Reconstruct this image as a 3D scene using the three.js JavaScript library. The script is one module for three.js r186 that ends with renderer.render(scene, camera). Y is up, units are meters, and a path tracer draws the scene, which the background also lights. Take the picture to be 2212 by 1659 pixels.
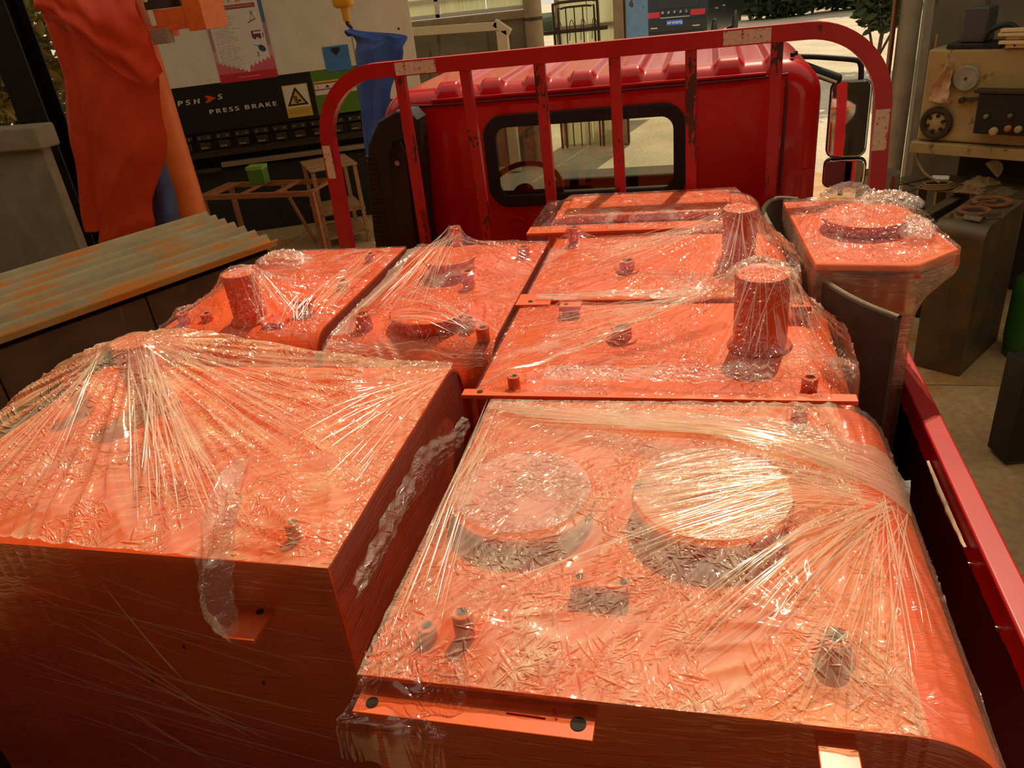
import * as THREE from 'three';
import { RoundedBoxGeometry } from 'three/addons/geometries/RoundedBoxGeometry.js';
import { mergeGeometries } from 'three/addons/utils/BufferGeometryUtils.js';

// ---------------------------------------------------------------- camera, sky, sun, exposure
const scene = new THREE.Scene();
const camera = new THREE.PerspectiveCamera(53.08, 2212 / 1659, 0.05, 200);
camera.position.set(0, 2.41, 0);
{
  const look = new THREE.Vector3(-0.241, -0.467, -0.851).normalize(), up = new THREE.Vector3(-0.012, 0.878, -0.479);
  camera.up.copy(up);
  camera.lookAt(camera.position.clone().add(look));
}
scene.background = new THREE.Color(0.76, 0.69, 0.55);
const SUN_DIRECTION = new THREE.Vector3(0.13, 0.81, -0.57).normalize();
const sun = new THREE.DirectionalLight(new THREE.Color(1, 0.81, 0.54), 3.6);
sun.position.copy(SUN_DIRECTION).multiplyScalar(30);
sun.target.position.set(0, 0, 0);
sun.castShadow = true;
sun.shadow.mapSize.set(4096, 4096);
Object.assign(sun.shadow.camera, { left: -16, right: 16, top: 22, bottom: -22, near: 1, far: 90 });
sun.shadow.radius = 1;
sun.name = 'sun';
scene.add(sun, sun.target);
const renderer = new THREE.WebGLRenderer({ antialias: true });
renderer.toneMapping = THREE.LinearToneMapping;
renderer.toneMappingExposure = 1.0;
renderer.shadowMap.enabled = true;

// ---------------------------------------------------------------- helpers
let seedState = 20240517;
function rnd() { seedState = (seedState * 1664525 + 1013904223) >>> 0; return seedState / 4294967296; }
const rr = (a, b) => a + (b - a) * rnd();
const clamp = (x, a = 0, b = 1) => Math.min(b, Math.max(a, x));
const smooth = (a, b, x) => { const t = clamp((x - a) / (b - a)); return t * t * (3 - 2 * t); };
const mix = (a, b, t) => a + (b - a) * t;
const PERM = new Uint16Array(1024);
for (let i = 0; i < 512; i++) PERM[i] = i;
for (let i = 511; i > 0; i--) { const j = Math.floor(rnd() * (i + 1)); [PERM[i], PERM[j]] = [PERM[j], PERM[i]]; }
for (let i = 0; i < 512; i++) PERM[512 + i] = PERM[i];
const GX = [], GY = [];
for (let i = 0; i < 512; i++) { const a = rnd() * Math.PI * 2; GX.push(Math.cos(a)); GY.push(Math.sin(a)); }
// gradient noise, about -1..1; px, py: periods (0 for none)
function noise(x, y, px = 0, py = 0) {
  const ix = Math.floor(x), iy = Math.floor(y), fx = x - ix, fy = y - iy;
  const w = (i, p) => (p ? ((i % p) + p) % p : i & 511);
  const x0 = w(ix, px), x1 = w(ix + 1, px), y0 = w(iy, py), y1 = w(iy + 1, py);
  const u = fx * fx * fx * (fx * (fx * 6 - 15) + 10), v = fy * fy * fy * (fy * (fy * 6 - 15) + 10);
  const g = (a, b, dx, dy) => { const k = PERM[(PERM[a & 511] + b) & 511]; return GX[k] * dx + GY[k] * dy; };
  return 1.45 * mix(mix(g(x0, y0, fx, fy), g(x1, y0, fx - 1, fy), u), mix(g(x0, y1, fx, fy - 1), g(x1, y1, fx - 1, fy - 1), u), v);
}
function fbm(x, y, o = 4, px = 0, py = 0) { let s = 0, a = 0.5, f = 1; for (let i = 0; i < o; i++) { s += a * noise(x * f + i * 17.3 * (px ? 0 : 1), y * f, px * f, py * f); a *= 0.5; f *= 2; } return s; }
const ridge = (n) => 1 - Math.abs(n);

function texture(size, fn, { color = true, h = size, repeat = 1 } = {}) {
  const data = new Uint8Array(size * h * 4);
  for (let j = 0; j < h; j++) for (let i = 0; i < size; i++) {
    const c = fn(i / size, j / h), k = (j * size + i) * 4;
    if (typeof c === 'number') data[k] = data[k + 1] = data[k + 2] = clamp(c) * 255;
    else { data[k] = clamp(c[0]) * 255; data[k + 1] = clamp(c[1]) * 255; data[k + 2] = clamp(c[2]) * 255; }
    data[k + 3] = 255;
  }
  const t = new THREE.DataTexture(data, size, h);
  t.magFilter = THREE.LinearFilter; t.minFilter = THREE.LinearFilter;
  t.wrapS = t.wrapT = THREE.RepeatWrapping;
  if (color) t.colorSpace = THREE.SRGBColorSpace;
  t.repeat.set(repeat, repeat);
  t.needsUpdate = true;
  return t;
}
const hex = (h) => [(h >> 16 & 255) / 255, (h >> 8 & 255) / 255, (h & 255) / 255];
const mix3 = (a, b, t) => [mix(a[0], b[0], t), mix(a[1], b[1], t), mix(a[2], b[2], t)];
const mul3 = (a, k) => [a[0] * k, a[1] * k, a[2] * k];

// uv in metres, laid on by the axis that each face points along most
function metric(geo) {
  const g = geo.index ? geo.toNonIndexed() : geo;
  const p = g.attributes.position, uv = new Float32Array(p.count * 2), a = new THREE.Vector3(), b = new THREE.Vector3(), c = new THREE.Vector3();
  for (let i = 0; i < p.count; i += 3) {
    a.fromBufferAttribute(p, i); b.fromBufferAttribute(p, i + 1); c.fromBufferAttribute(p, i + 2);
    const n = b.clone().sub(a).cross(c.clone().sub(a)), ax = Math.abs(n.x), ay = Math.abs(n.y), az = Math.abs(n.z);
    [a, b, c].forEach((q, k) => {
      const [u, v] = ay >= ax && ay >= az ? [q.x, q.z] : ax >= az ? [q.z, q.y] : [q.x, q.y];
      uv[(i + k) * 2] = u; uv[(i + k) * 2 + 1] = v;
    });
  }
  g.setAttribute('uv', new THREE.BufferAttribute(uv, 2));
  return g;
}
const rbox = (w, h, d, r = 0.004, s = 2) => new RoundedBoxGeometry(w, h, d, s, Math.min(r, w / 2.01, h / 2.01, d / 2.01));
// box between two corners
const bx = (x0, x1, y0, y1, z0, z1, r = 0.003) => rbox(Math.abs(x1 - x0), Math.abs(y1 - y0), Math.abs(z1 - z0), r).translate((x0 + x1) / 2, (y0 + y1) / 2, (z0 + z1) / 2);
const V = (x, y, z) => new THREE.Vector3(x, y, z);
const tubeAlong = (pts, r, seg = 24, rs = 8, closed = false, tension = 0.5) => new THREE.TubeGeometry(new THREE.CatmullRomCurve3(pts.map((p) => V(...p)), closed, 'catmullrom', tension), seg, r, rs, closed);
const cyl = (r0, r1, h, seg = 24, open = false) => new THREE.CylinderGeometry(r0, r1, h, seg, 1, open);
// lathe from [r, y] pairs
const lathe = (pts, seg = 32) => new THREE.LatheGeometry(pts.map(([r, y]) => new THREE.Vector2(r, y)), seg);
// bar of rectangular section between two points
function bar(a, b, w, h, r = 0.003) {
  const A = V(...a), B = V(...b), d = B.clone().sub(A), len = d.length();
  const g = rbox(w, len, h, r);
  g.applyQuaternion(new THREE.Quaternion().setFromUnitVectors(V(0, 1, 0), d.normalize()));
  return g.translate((A.x + B.x) / 2, (A.y + B.y) / 2, (A.z + B.z) / 2);
}
function sheet(nu, nv, fn) { // surface grid, uv from fn's 4th and 5th values or 0..1
  const pos = [], uv = [], idx = [];
  for (let j = 0; j <= nv; j++) for (let i = 0; i <= nu; i++) { const q = fn(i / nu, j / nv); pos.push(q[0], q[1], q[2]); uv.push(q[3] ?? i / nu, q[4] ?? j / nv); }
  for (let j = 0; j < nv; j++) for (let i = 0; i < nu; i++) { const a = j * (nu + 1) + i, b = a + 1, c = a + nu + 1, d = c + 1; idx.push(a, b, d, a, d, c); }
  const g = new THREE.BufferGeometry();
  g.setAttribute('position', new THREE.Float32BufferAttribute(pos, 3));
  g.setAttribute('uv', new THREE.Float32BufferAttribute(uv, 2));
  g.setIndex(idx); g.computeVertexNormals();
  return g;
}
// sheet with thickness t along its normals
function thick(nu, nv, fn, t) {
  const a = sheet(nu, nv, fn), p = a.attributes.position, n = a.attributes.normal, b = a.clone(), q = b.attributes.position;
  for (let i = 0; i < p.count; i++) q.setXYZ(i, p.getX(i) - n.getX(i) * t, p.getY(i) - n.getY(i) * t, p.getZ(i) - n.getZ(i) * t);
  b.setIndex(Array.from(a.index.array).reverse()); b.computeVertexNormals();
  const W = nu + 1, rim = [];
  for (let i = 0; i < nu; i++) rim.push([i, i + 1], [nv * W + i + 1, nv * W + i]);
  for (let j = 0; j < nv; j++) rim.push([(j + 1) * W, j * W], [j * W + nu, (j + 1) * W + nu]);
  const pos = [], uv = [];
  for (const [i, j] of rim) {
    const P = (s, k) => [s.getX(k), s.getY(k), s.getZ(k)];
    for (const v of [P(p, i), P(q, i), P(q, j), P(p, i), P(q, j), P(p, j)]) { pos.push(...v); uv.push(v[0] + v[2], v[1]); }
  }
  const e = new THREE.BufferGeometry();
  e.setAttribute('position', new THREE.Float32BufferAttribute(pos, 3));
  e.setAttribute('uv', new THREE.Float32BufferAttribute(uv, 2)); e.computeVertexNormals();
  return mergeGeometries([a.toNonIndexed(), b.toNonIndexed(), e]);
}
const merged = (list) => mergeGeometries(list.map((g) => { const h = g.index ? g.toNonIndexed() : g; for (const k of Object.keys(h.attributes)) if (!['position', 'normal', 'uv'].includes(k)) h.deleteAttribute(k); return h; }));

const taken = {};
function numbered(name) { const n = taken[name] = (taken[name] ?? -1) + 1; return n ? name + '_' + String(n).padStart(3, '0') : name; }
function dress(o) { o.castShadow = o.receiveShadow = true; return o; }
function tag(o, label, category, group, kind) {
  if (label) o.userData.label = label;
  if (category) o.userData.category = category;
  if (group) o.userData.group = group;
  if (kind) o.userData.kind = kind;
  return o;
}
function thing(name, label, category, at = [0, 0, 0], turn = 0, group) {
  const o = new THREE.Group(); o.name = numbered(name); o.position.set(...at); o.rotation.y = turn; scene.add(o);
  return tag(o, label, category, group);
}
// part given in the thing's own axes
function part(parent, name, geo, mat, label) {
  const m = dress(new THREE.Mesh(geo, mat)); m.name = name; parent.add(m);
  if (label) m.userData.label = label;
  return m;
}
// part given in world coordinates, for a thing that is not turned
function wpart(root, name, geo, mat, label, parent = root) {
  geo.translate(-root.position.x, -root.position.y, -root.position.z);
  return part(parent, name, geo, mat, label);
}
function single(name, geo, mat, label, category, at = [0, 0, 0], turn = 0, group) {
  const m = dress(new THREE.Mesh(geo, mat)); m.name = numbered(name); m.position.set(...at); m.rotation.y = turn; scene.add(m);
  return tag(m, label, category, group);
}
function struct(name, geo, mat) { const m = dress(new THREE.Mesh(geo, mat)); m.name = name; m.userData.kind = 'structure'; scene.add(m); return m; }

// ---------------------------------------------------------------- materials
const M = {};
const std = (o) => new THREE.MeshStandardMaterial(o);
const phys = (o) => new THREE.MeshPhysicalMaterial(o);
const peelTex = texture(256, (u, v) => 0.5 + 0.5 * fbm(u * 24, v * 24, 3, 24, 24), { color: false });
peelTex.repeat.set(4, 4);
const orangeTex = texture(512, (u, v) => { const n = fbm(u * 6, v * 6, 5, 6, 6); return mix3(hex(0xdc5014), hex(0xe86624), clamp(0.5 + n)); });
M.orange = phys({ map: orangeTex, roughness: 0.48, bumpMap: peelTex, bumpScale: 0.0002, clearcoat: 0.12, clearcoatRoughness: 0.2 });
M.hole = std({ color: 0x241714, roughness: 0.8 });
const wear = (limit) => texture(1024, (u, v) => { // red paint with chips down to rust
  const n = fbm(u * 5, v * 5, 5, 5, 5), f = fbm(u * 37 + 3, v * 37, 3, 37, 37), chip = n * 0.9 + f * 0.45;
  const base = mix3(hex(0xb0141c), hex(0xbd2024), clamp(0.5 + fbm(u * 9, v * 9, 3, 9, 9)));
  return chip > limit ? mix3(hex(0x3a1c16), hex(0x54271a), clamp(0.5 + f)) : chip > limit - 0.025 ? hex(0x8a3a30) : base;
});
const redWear = wear(0.2), redClean = wear(0.46);
redWear.repeat.set(2.3, 1.1);
M.redRack = std({ map: redWear, roughness: 0.42 });
M.redRail = std({ map: (() => { const t = redClean; t.repeat.set(0.8, 0.8); return t; })(), roughness: 0.34 });
const redTex = texture(512, (u, v) => mix3(hex(0xb4020e), hex(0xbe0a14), clamp(0.5 + fbm(u * 5, v * 5, 4, 5, 5))));
M.red = phys({ map: redTex, roughness: 0.34, clearcoat: 0.45, clearcoatRoughness: 0.1, specularIntensity: 0.5 });
M.redPlain = std({ map: redTex, roughness: 0.4 });
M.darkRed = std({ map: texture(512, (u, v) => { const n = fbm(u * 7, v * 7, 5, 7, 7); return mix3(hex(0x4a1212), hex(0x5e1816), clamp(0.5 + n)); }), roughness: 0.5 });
M.black = std({ color: 0x161514, roughness: 0.55 });
M.blackGloss = std({ color: 0x121212, roughness: 0.25 });
M.rubber = std({ color: 0x1a1918, roughness: 0.75 });
M.glass = phys({ color: 0xf2f4ee, transmission: 1, thickness: 0, roughness: 0.02, ior: 1.5 });
M.mirror = std({ color: 0xd8d8d0, metalness: 1, roughness: 0.03 });
M.chrome = std({ color: 0xc8c4ba, metalness: 1, roughness: 0.2 });
M.white = std({ color: 0xe8e2d2, roughness: 0.5 });
const stickerTex = texture(256, (u, v) => { const n = fbm(u * 8, v * 8, 4, 8, 8) + 0.25 * fbm(u * 40, v * 40, 2, 40, 40); return n > 0.3 ? hex(0xa03028) : mix3(hex(0xe4d2b8), hex(0xcdb79c), clamp(n + 0.5)); });
stickerTex.repeat.set(9, 9);
M.sticker = std({ map: stickerTex, roughness: 0.5 });
// ---------------------------------------------------------------- structure
const concreteTex = texture(1024, (u, v) => {
  const n = fbm(u * 4, v * 4, 6, 4, 4), f = fbm(u * 60, v * 60, 2, 60, 60), s = fbm(u * 9 + 4, v * 9, 4, 9, 9);
  let c = mix3(hex(0xa8865c), hex(0xc8a26c), clamp(0.5 + n * 0.9));
  c = mix3(c, hex(0xb87030), smooth(0.05, 0.4, s) * 0.55);
  c = mix3(c, hex(0xd8c9ac), smooth(0.32, 0.45, fbm(u * 6 + 9, v * 6, 5, 6, 6)) * 0.7);
  return mul3(c, 1 + f * 0.16);
});
concreteTex.repeat.set(0.4, 0.4);
const grainTex = texture(512, (u, v) => 0.5 + 0.5 * fbm(u * 40, v * 40, 4, 40, 40), { color: false });
M.concrete = std({ map: concreteTex, roughness: 0.62, bumpMap: grainTex, bumpScale: 0.001 });
const roadTex = texture(1024, (u, v) => {
  const n = fbm(u * 5, v * 5, 6, 5, 5), f = fbm(u * 90, v * 90, 2, 90, 90);
  return mul3(mix3(hex(0xb9ab95), hex(0xd3c6b0), clamp(0.5 + n)), 1 + f * 0.18);
});
roadTex.repeat.set(0.25, 0.25);
M.road = std({ map: roadTex, roughness: 0.9, bumpMap: grainTex, bumpScale: 0.003 });
const wallTex = texture(1024, (u, v) => {
  const n = fbm(u * 5, v * 5, 6, 5, 5), run = fbm(u * 30, v * 3, 4, 30, 3);
  return mix3(mix3(hex(0x6c6250), hex(0x8d8168), clamp(0.5 + n)), hex(0x4a4236), smooth(0.1, 0.45, run) * 0.8);
});
wallTex.repeat.set(0.35, 0.35);
M.wall = std({ map: wallTex, roughness: 0.9, bumpMap: grainTex, bumpScale: 0.002 });
M.plaster = std({ map: texture(512, (u, v) => { const n = fbm(u * 5, v * 5, 5, 5, 5); return mix3(hex(0x8f7b5e), hex(0xa9967a), clamp(0.5 + n)); }), roughness: 0.9 });
M.roofing = std({ color: 0x6c645a, roughness: 0.8 });
M.translucent = phys({ transmission: 0.6, thickness: 0, map: texture(256, (u, v) => mix3(hex(0xd9dcc0), hex(0xf2f0dc), clamp(0.5 + fbm(u * 40, v * 2, 3, 40, 2)))), roughness: 0.95 });

// workshop floor of cast slabs with open joints, on a base
{
  const floor = struct('floor', bx(-12, 8, -0.3, -0.035, -9.2, 6, 0.001), M.concrete);
  const slab = metric(rbox(2.588, 0.06, 2.588, 0.008));
  for (let i = 0; i < 8; i++) for (let j = 0; j < 6; j++) {
    const geo = slab.clone(), uv = geo.attributes.uv, ox = rr(0, 9), oz = rr(0, 9);
    for (let k = 0; k < uv.count; k++) uv.setXY(k, uv.getX(k) + ox, uv.getY(k) + oz);
    const m = part(floor, 'slab', geo, M.concrete);
    m.position.set(-12 + 1.3 + i * 2.6 - 0.38, -0.03, 6 - 1.3 - j * 2.6 - 0.05);
  }
  struct('road', metric(bx(-14, 22, -0.35, -0.02, -70, -9.2, 0.001)), M.road);
}
// the shed: back wall behind the viewer, side bays, unseen roof pieces cut for their shade
struct('wall_rear', merged([metric(bx(-6.9, 0.5, -0.05, 4.6, 6, 6.2)), metric(bx(1.1, 2.0, -0.05, 4.6, 6, 6.2)), metric(bx(0.5, 1.1, -0.05, 1.9, 6, 6.2)), metric(bx(0.5, 1.1, 2.7, 4.6, 6, 6.2)), metric(bx(7, 8, -0.05, 4.6, 6, 6.2)), metric(bx(2.0, 7, 3.3, 4.6, 6, 6.2))]), M.wall); // unseen doorway to the right, added to bring fill light from behind
{
  const w = struct('window_1', merged([bx(0.5, 1.1, 1.9, 1.94, 6.02, 6.16), bx(0.5, 1.1, 2.66, 2.7, 6.02, 6.16), bx(0.5, 0.54, 1.9, 2.7, 6.02, 6.16), bx(1.06, 1.1, 1.9, 2.7, 6.02, 6.16), bx(0.78, 0.82, 1.9, 2.7, 6.02, 6.16)]), M.white);
  for (const [a, b] of [[0.54, 0.78], [0.82, 1.06]]) part(w, 'pane', bx(a, b, 1.94, 2.66, 6.08, 6.085, 0.001), M.glass);
}
struct('trim_3', merged([bx(1.92, 2.0, -0.03, 3.38, 5.96, 6.24), bx(7, 7.08, -0.03, 3.38, 5.96, 6.24), bx(2.0, 7, 3.3, 3.38, 5.96, 6.24)]), M.white);  // frame of the added doorway
struct('yard', metric(bx(-14, 14, -0.35, -0.02, 6, 30, 0.001)), M.road);
struct('wall_left', metric(bx(-6.9, -6.7, -0.05, 4.6, -5.9, 6.2)), M.wall);
struct('wall_right', metric(bx(8, 8.2, -0.05, 4.6, -7.6, 6.2)), M.wall);
struct('shade_ceiling', merged([metric(bx(-6.9, -1.9, 4.6, 4.72, -10.8, -4.6)), metric(bx(1.15, 8.2, 4.6, 4.72, -7.8, -4.8)), metric(bx(-6.9, 8.2, 4.6, 4.72, -0.8, 6.2))]), M.roofing); // roof pieces out of view, cut to shade the bays; open court between
// ---------------------------------------------------------------- truck
const truck = thing('truck', 'red flatbed truck with tubular headboard and red cab, loaded with wrapped tanks', 'truck', [-0.42, 0, -1.5]);
const TW = (name, geo, mat, label, parent) => wpart(truck, name, geo, mat, label, parent);
{
  // bed
  const LX = -1.4, RX = 0.555;
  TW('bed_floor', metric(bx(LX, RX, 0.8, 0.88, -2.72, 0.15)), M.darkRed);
  for (const s of [0, 1]) {
    const x = s ? RX : LX, d = s ? -1 : 1;
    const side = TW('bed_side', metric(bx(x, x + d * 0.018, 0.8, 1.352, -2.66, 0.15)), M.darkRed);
    // folded top rail with a ragged inner lip
    TW('top_rail', metric(bx(x + d * -0.004, x + d * 0.046, 1.33, 1.372, -2.66, 0.15, 0.006)), M.redRail, null, side);
    const lip = sheet(120, 1, (u, v) => { const z = -2.6 + u * 2.6; return [x + d * (0.046 + 0.0035 * v), 1.338 - v * (0.012 + 0.012 * ridge(noise(z * 9, 3)) + 0.006 * noise(z * 40, 1)), z, z, v * 0.03]; });
    TW('rail_lip', lip, M.redPlain, null, side);
    if (s) {
      TW('peeling_strip', thick(40, 3, (u, v) => { const z = -1.62 + u * 0.3, w = 0.012 * Math.sin(Math.PI * u) + 0.003; return [x + d * (0.05 + 0.006 * Math.sin(v * 3) + 0.002 * noise(z * 40, 2)), 1.334 - v * w * (1.2 + 0.5 * noise(z * 30, 5)), z]; }, 0.001), M.sticker, 'pale strip peeling from the rail lip', side);
      for (const z of [-1.285, -1.12]) TW('bolt', cyl(0.006, 0.006, 0.012, 8).rotateZ(Math.PI / 2).translate(x + d * 0.05, 1.32, z), M.chrome, null, side);
    }
  }
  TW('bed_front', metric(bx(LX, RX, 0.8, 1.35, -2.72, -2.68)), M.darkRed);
  TW('chassis', merged([bx(-0.85, -0.75, 0.55, 0.8, -4.2, 0.1), bx(-0.1, 0, 0.55, 0.8, -4.2, 0.1)]), M.black);
  const wheel = () => merged([lathe([[0.16, -0.1], [0.3, -0.1], [0.35, -0.08], [0.36, -0.04], [0.36, 0.04], [0.35, 0.08], [0.3, 0.1], [0.16, 0.1]], 40), lathe([[0, -0.02], [0.12, -0.02], [0.2, 0.03], [0.2, 0.07], [0.18, 0.07], [0.1, 0.0], [0, 0.02]], 32)]).rotateZ(Math.PI / 2);
  for (const [x, z] of [[-1.15, -0.6], [0.3, -0.6], [-1.12, -3.7], [0.27, -3.7]]) TW('wheel', wheel().translate(x, 0.36, z), M.rubber);

  // headboard: bent frame of rectangular tube with six uprights
  const rackZ = -2.7, yt = 2.168, xl = -1.352, xr = 0.531, R = 0.235;
  const path = [];
  const addArc = (cx, cy, a0, a1) => { for (let i = 0; i <= 14; i++) { const a = a0 + (a1 - a0) * i / 14; path.push([cx + R * Math.cos(a), cy + R * Math.sin(a)]); } };
  path.push([xl - 0.03, 0.86], [xl - 0.022, 1.35], [xl - 0.008, 1.72]); addArc(xl + R, yt - R, Math.PI, Math.PI / 2); path.push([-0.9, yt], [-0.4, yt], [0.05, yt]); addArc(xr - R, yt - R, Math.PI / 2, 0); path.push([xr + 0.01, 1.7], [xr + 0.012, 1.35], [xr + 0.012, 0.86]);
  const hw = 0.0245, hd = 0.02, pos = [], uvv = [];
  const ring = path.map((p, i) => {
    const a = path[Math.max(0, i - 1)], b = path[Math.min(path.length - 1, i + 1)], dx = b[0] - a[0], dy = b[1] - a[1], l = Math.hypot(dx, dy), nx = -dy / l, ny = dx / l;
    return [[p[0] + nx * hw, p[1] + ny * hw], [p[0] - nx * hw, p[1] - ny * hw]];
  });
  let acc = 0;
  for (let i = 0; i + 1 < ring.length; i++) {
    const [o0, i0] = ring[i], [o1, i1] = ring[i + 1], len = Math.hypot(path[i + 1][0] - path[i][0], path[i + 1][1] - path[i][1]);
    const quad = (a, b, c, d, w) => { for (const q of [a, b, c, a, c, d]) pos.push(...q); for (const q of [[acc, 0], [acc + len, 0], [acc + len, w], [acc, 0], [acc + len, w], [acc, w]]) uvv.push(...q); };
    const P = (q, z) => [q[0], q[1], rackZ + z];
    quad(P(i0, hd), P(i1, hd), P(o1, hd), P(o0, hd), 0.05);
    quad(P(o0, -hd), P(o1, -hd), P(i1, -hd), P(i0, -hd), 0.05);
    quad(P(o0, hd), P(o1, hd), P(o1, -hd), P(o0, -hd), 0.04);
    quad(P(i0, -hd), P(i1, -hd), P(i1, hd), P(i0, hd), 0.04);
    acc += len;
  }
  const fr = new THREE.BufferGeometry();
  fr.setAttribute('position', new THREE.Float32BufferAttribute(pos, 3)); fr.setAttribute('uv', new THREE.Float32BufferAttribute(uvv, 2)); fr.computeVertexNormals();
  const rack = TW('headboard_frame', fr, M.redRail);
  const posts = [[-1.033, -1.043], [-0.797, -0.782], [-0.54, -0.53], [-0.291, -0.283], [-0.049, -0.045], [0.21, 0.212]];
  posts.forEach(([a, b], i) => {
    const g = metric(bar([b, 0.9, rackZ], [a, yt - hw, rackZ], 0.036, 0.03, 0.003)), uv = g.attributes.uv;
    for (let k = 0; k < uv.count; k++) uv.setXY(k, uv.getX(k) + i * 0.37, uv.getY(k) + i * 0.21);
    TW('upright', g, M.redRack, null, rack);
  });
  for (const [x0, x1, y0, y1] of [[-1.04, -0.893, 2.147, 2.188], [0.048, 0.19, 2.147, 2.188]]) TW('reflective_sticker', metric(bx(x0, x1, y0, y1, rackZ + hd, rackZ + hd + 0.0012, 0.0005)), M.sticker, 'worn pale sticker', rack);
  TW('reflective_sticker', metric(bx(-1.374, -1.343, 1.81, 1.93, rackZ + hd, rackZ + hd + 0.0012, 0.0005)), M.sticker, 'flaking white sticker', rack);
  TW('reflective_sticker', metric(bx(0.51, 0.552, 1.8, 1.925, rackZ + hd, rackZ + hd + 0.0012, 0.0005)), M.sticker, 'flaking white sticker', rack);

  // cab shell: rounded outline swept forward, with a ribbed roof
  const cx0 = -1.25, cx1 = 0.39, cy0 = 0.7, cy1 = 2.058, zr = -2.95, zf = -4.15, cr = 0.13, fil = 0.075;
  const outline = [];
  for (let i = 0; i <= 10; i++) outline.push([cx0, mix(cy0, cy1 - cr, i / 10), -1, 0]);
  for (let i = 1; i <= 12; i++) { const a = Math.PI - i / 12 * Math.PI / 2; outline.push([cx0 + cr + cr * Math.cos(a), cy1 - cr + cr * Math.sin(a), Math.cos(a), Math.sin(a)]); }
  for (let i = 1; i <= 240; i++) outline.push([mix(cx0 + cr, cx1 - cr, i / 240), cy1, 0, 1]);
  for (let i = 1; i <= 12; i++) { const a = Math.PI / 2 - i / 12 * Math.PI / 2; outline.push([cx1 - cr + cr * Math.cos(a), cy1 - cr + cr * Math.sin(a), Math.cos(a), Math.sin(a)]); }
  for (let i = 1; i <= 10; i++) outline.push([cx1, mix(cy1 - cr, cy0, i / 10), 1, 0]);
  const rows = [];
  for (let k = 0; k <= 10; k++) { const t = k / 10 * Math.PI / 2; rows.push([fil * (1 - Math.sin(t)), zr - fil * (1 - Math.cos(t))]); }
  for (let k = 1; k <= 24; k++) rows.push([0, mix(zr - fil, zf, k / 24)]);
  const rib = (x) => { const p = ((x - 0.17) / 0.172 % 1 + 1) % 1; return x > -1.04 && x < 0.24 ? smooth(0.12, 0.26, p) - smooth(0.62, 0.76, p) : 0; };
  const shell = sheet(outline.length - 1, rows.length - 1, (u, v) => {
    const o = outline[Math.round(u * (outline.length - 1))], r = rows[Math.round(v * (rows.length - 1))], along = v * (rows.length - 1);
    const lift = o[3] * 0.02 * rib(o[0]) * smooth(4, 8, along) * (1 - smooth(26, 33, along)) - (o[3] > 0.5 ? 0.05 * smooth(24, 34, along) : 0);
    return [o[0] - o[2] * r[0], o[1] - o[3] * r[0] + lift, r[1] + o[3] * 0.012 * rib(o[0]) * smooth(2, 6, along) * (1 - smooth(6, 12, along)), o[0], r[1]];
  });
  const cab = TW('cab_shell', shell, M.red);
  // rear wall with the window opening
  const rrect = (x0, x1, y0, y1, r, path2 = new THREE.Shape()) => { path2.moveTo(x0 + r, y0); path2.lineTo(x1 - r, y0); path2.absarc(x1 - r, y0 + r, r, -Math.PI / 2, 0); path2.lineTo(x1, y1 - r); path2.absarc(x1 - r, y1 - r, r, 0, Math.PI / 2); path2.lineTo(x0 + r, y1); path2.absarc(x0 + r, y1 - r, r, Math.PI / 2, Math.PI); path2.lineTo(x0, y0 + r); path2.absarc(x0 + r, y0 + r, r, Math.PI, Math.PI * 1.5); return path2; };
  const wx0 = -0.815, wx1 = -0.085, wy0 = 1.615, wy1 = 1.935;
  const rear = rrect(cx0 + fil, cx1 - fil, cy0, cy1 - fil, cr - fil);
  rear.holes.push(rrect(wx0 + 0.01, wx1 - 0.01, wy0 + 0.01, wy1 - 0.01, 0.06, new THREE.Path()));
  const wall = new THREE.ExtrudeGeometry(rear, { depth: 0.03, bevelEnabled: false, curveSegments: 10 }).translate(0, 0, zr - 0.03);
  TW('rear_wall', metric(wall), M.red, null, cab);
  // gutter seam and vertical seam on the right
  TW('roof_seam', tubeAlong([[-1.14, 2.012, zr + 0.001], [-1.0, 2.004, zr + 0.004], [-0.45, 2.004, zr + 0.004], [0.1, 2.008, zr + 0.004], [0.27, 2.014, zr + 0.002]], 0.005, 40, 6), M.darkRed, 'dark sealant line under the roof', cab);
  TW('roof_flange', bx(-1.02, 0.2, 2.018, 2.026, zr - 0.01, zr + 0.008, 0.002), M.red, null, cab);
  TW('side_seam', tubeAlong([[0.262, 1.6, zr + 0.001], [0.268, 1.93, zr + 0.002], [0.262, 2.02, zr - 0.02], [0.245, 2.062, zr - 0.09], [0.235, 2.066, zr - 0.2]], 0.006, 30, 6), M.darkRed, 'dark sealant seam', cab);
  TW('side_trim', bx(0.29, 0.375, 1.665, 1.685, zr, zr + 0.003, 0.001), M.red, null, cab);
  for (const [x, z] of [[0.288, -3.02], [0.3, -3.06]]) TW('roof_bolt', cyl(0.008, 0.008, 0.014, 8).translate(x, 2.066, z), M.black, null, cab);
  const arch = (x) => tubeAlong([[x - 0.03, 1.4, zr + 0.001], [x - 0.03, 1.52, zr + 0.001], [x - 0.015, 1.55, zr + 0.001], [x + 0.015, 1.55, zr + 0.001], [x + 0.03, 1.52, zr + 0.001], [x + 0.03, 1.4, zr + 0.001]], 0.005, 30, 6);
  for (const x of [-0.73, -0.56, -0.39, -0.22, -0.05]) TW('stamped_bead', arch(x), M.red, null, cab);
  TW('lock_plate', merged([bx(-0.965, -0.915, 1.455, 1.47, zr, zr + 0.004), bx(-0.965, -0.955, 1.45, 1.475, zr, zr + 0.005)]), M.chrome, null, cab);
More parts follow.
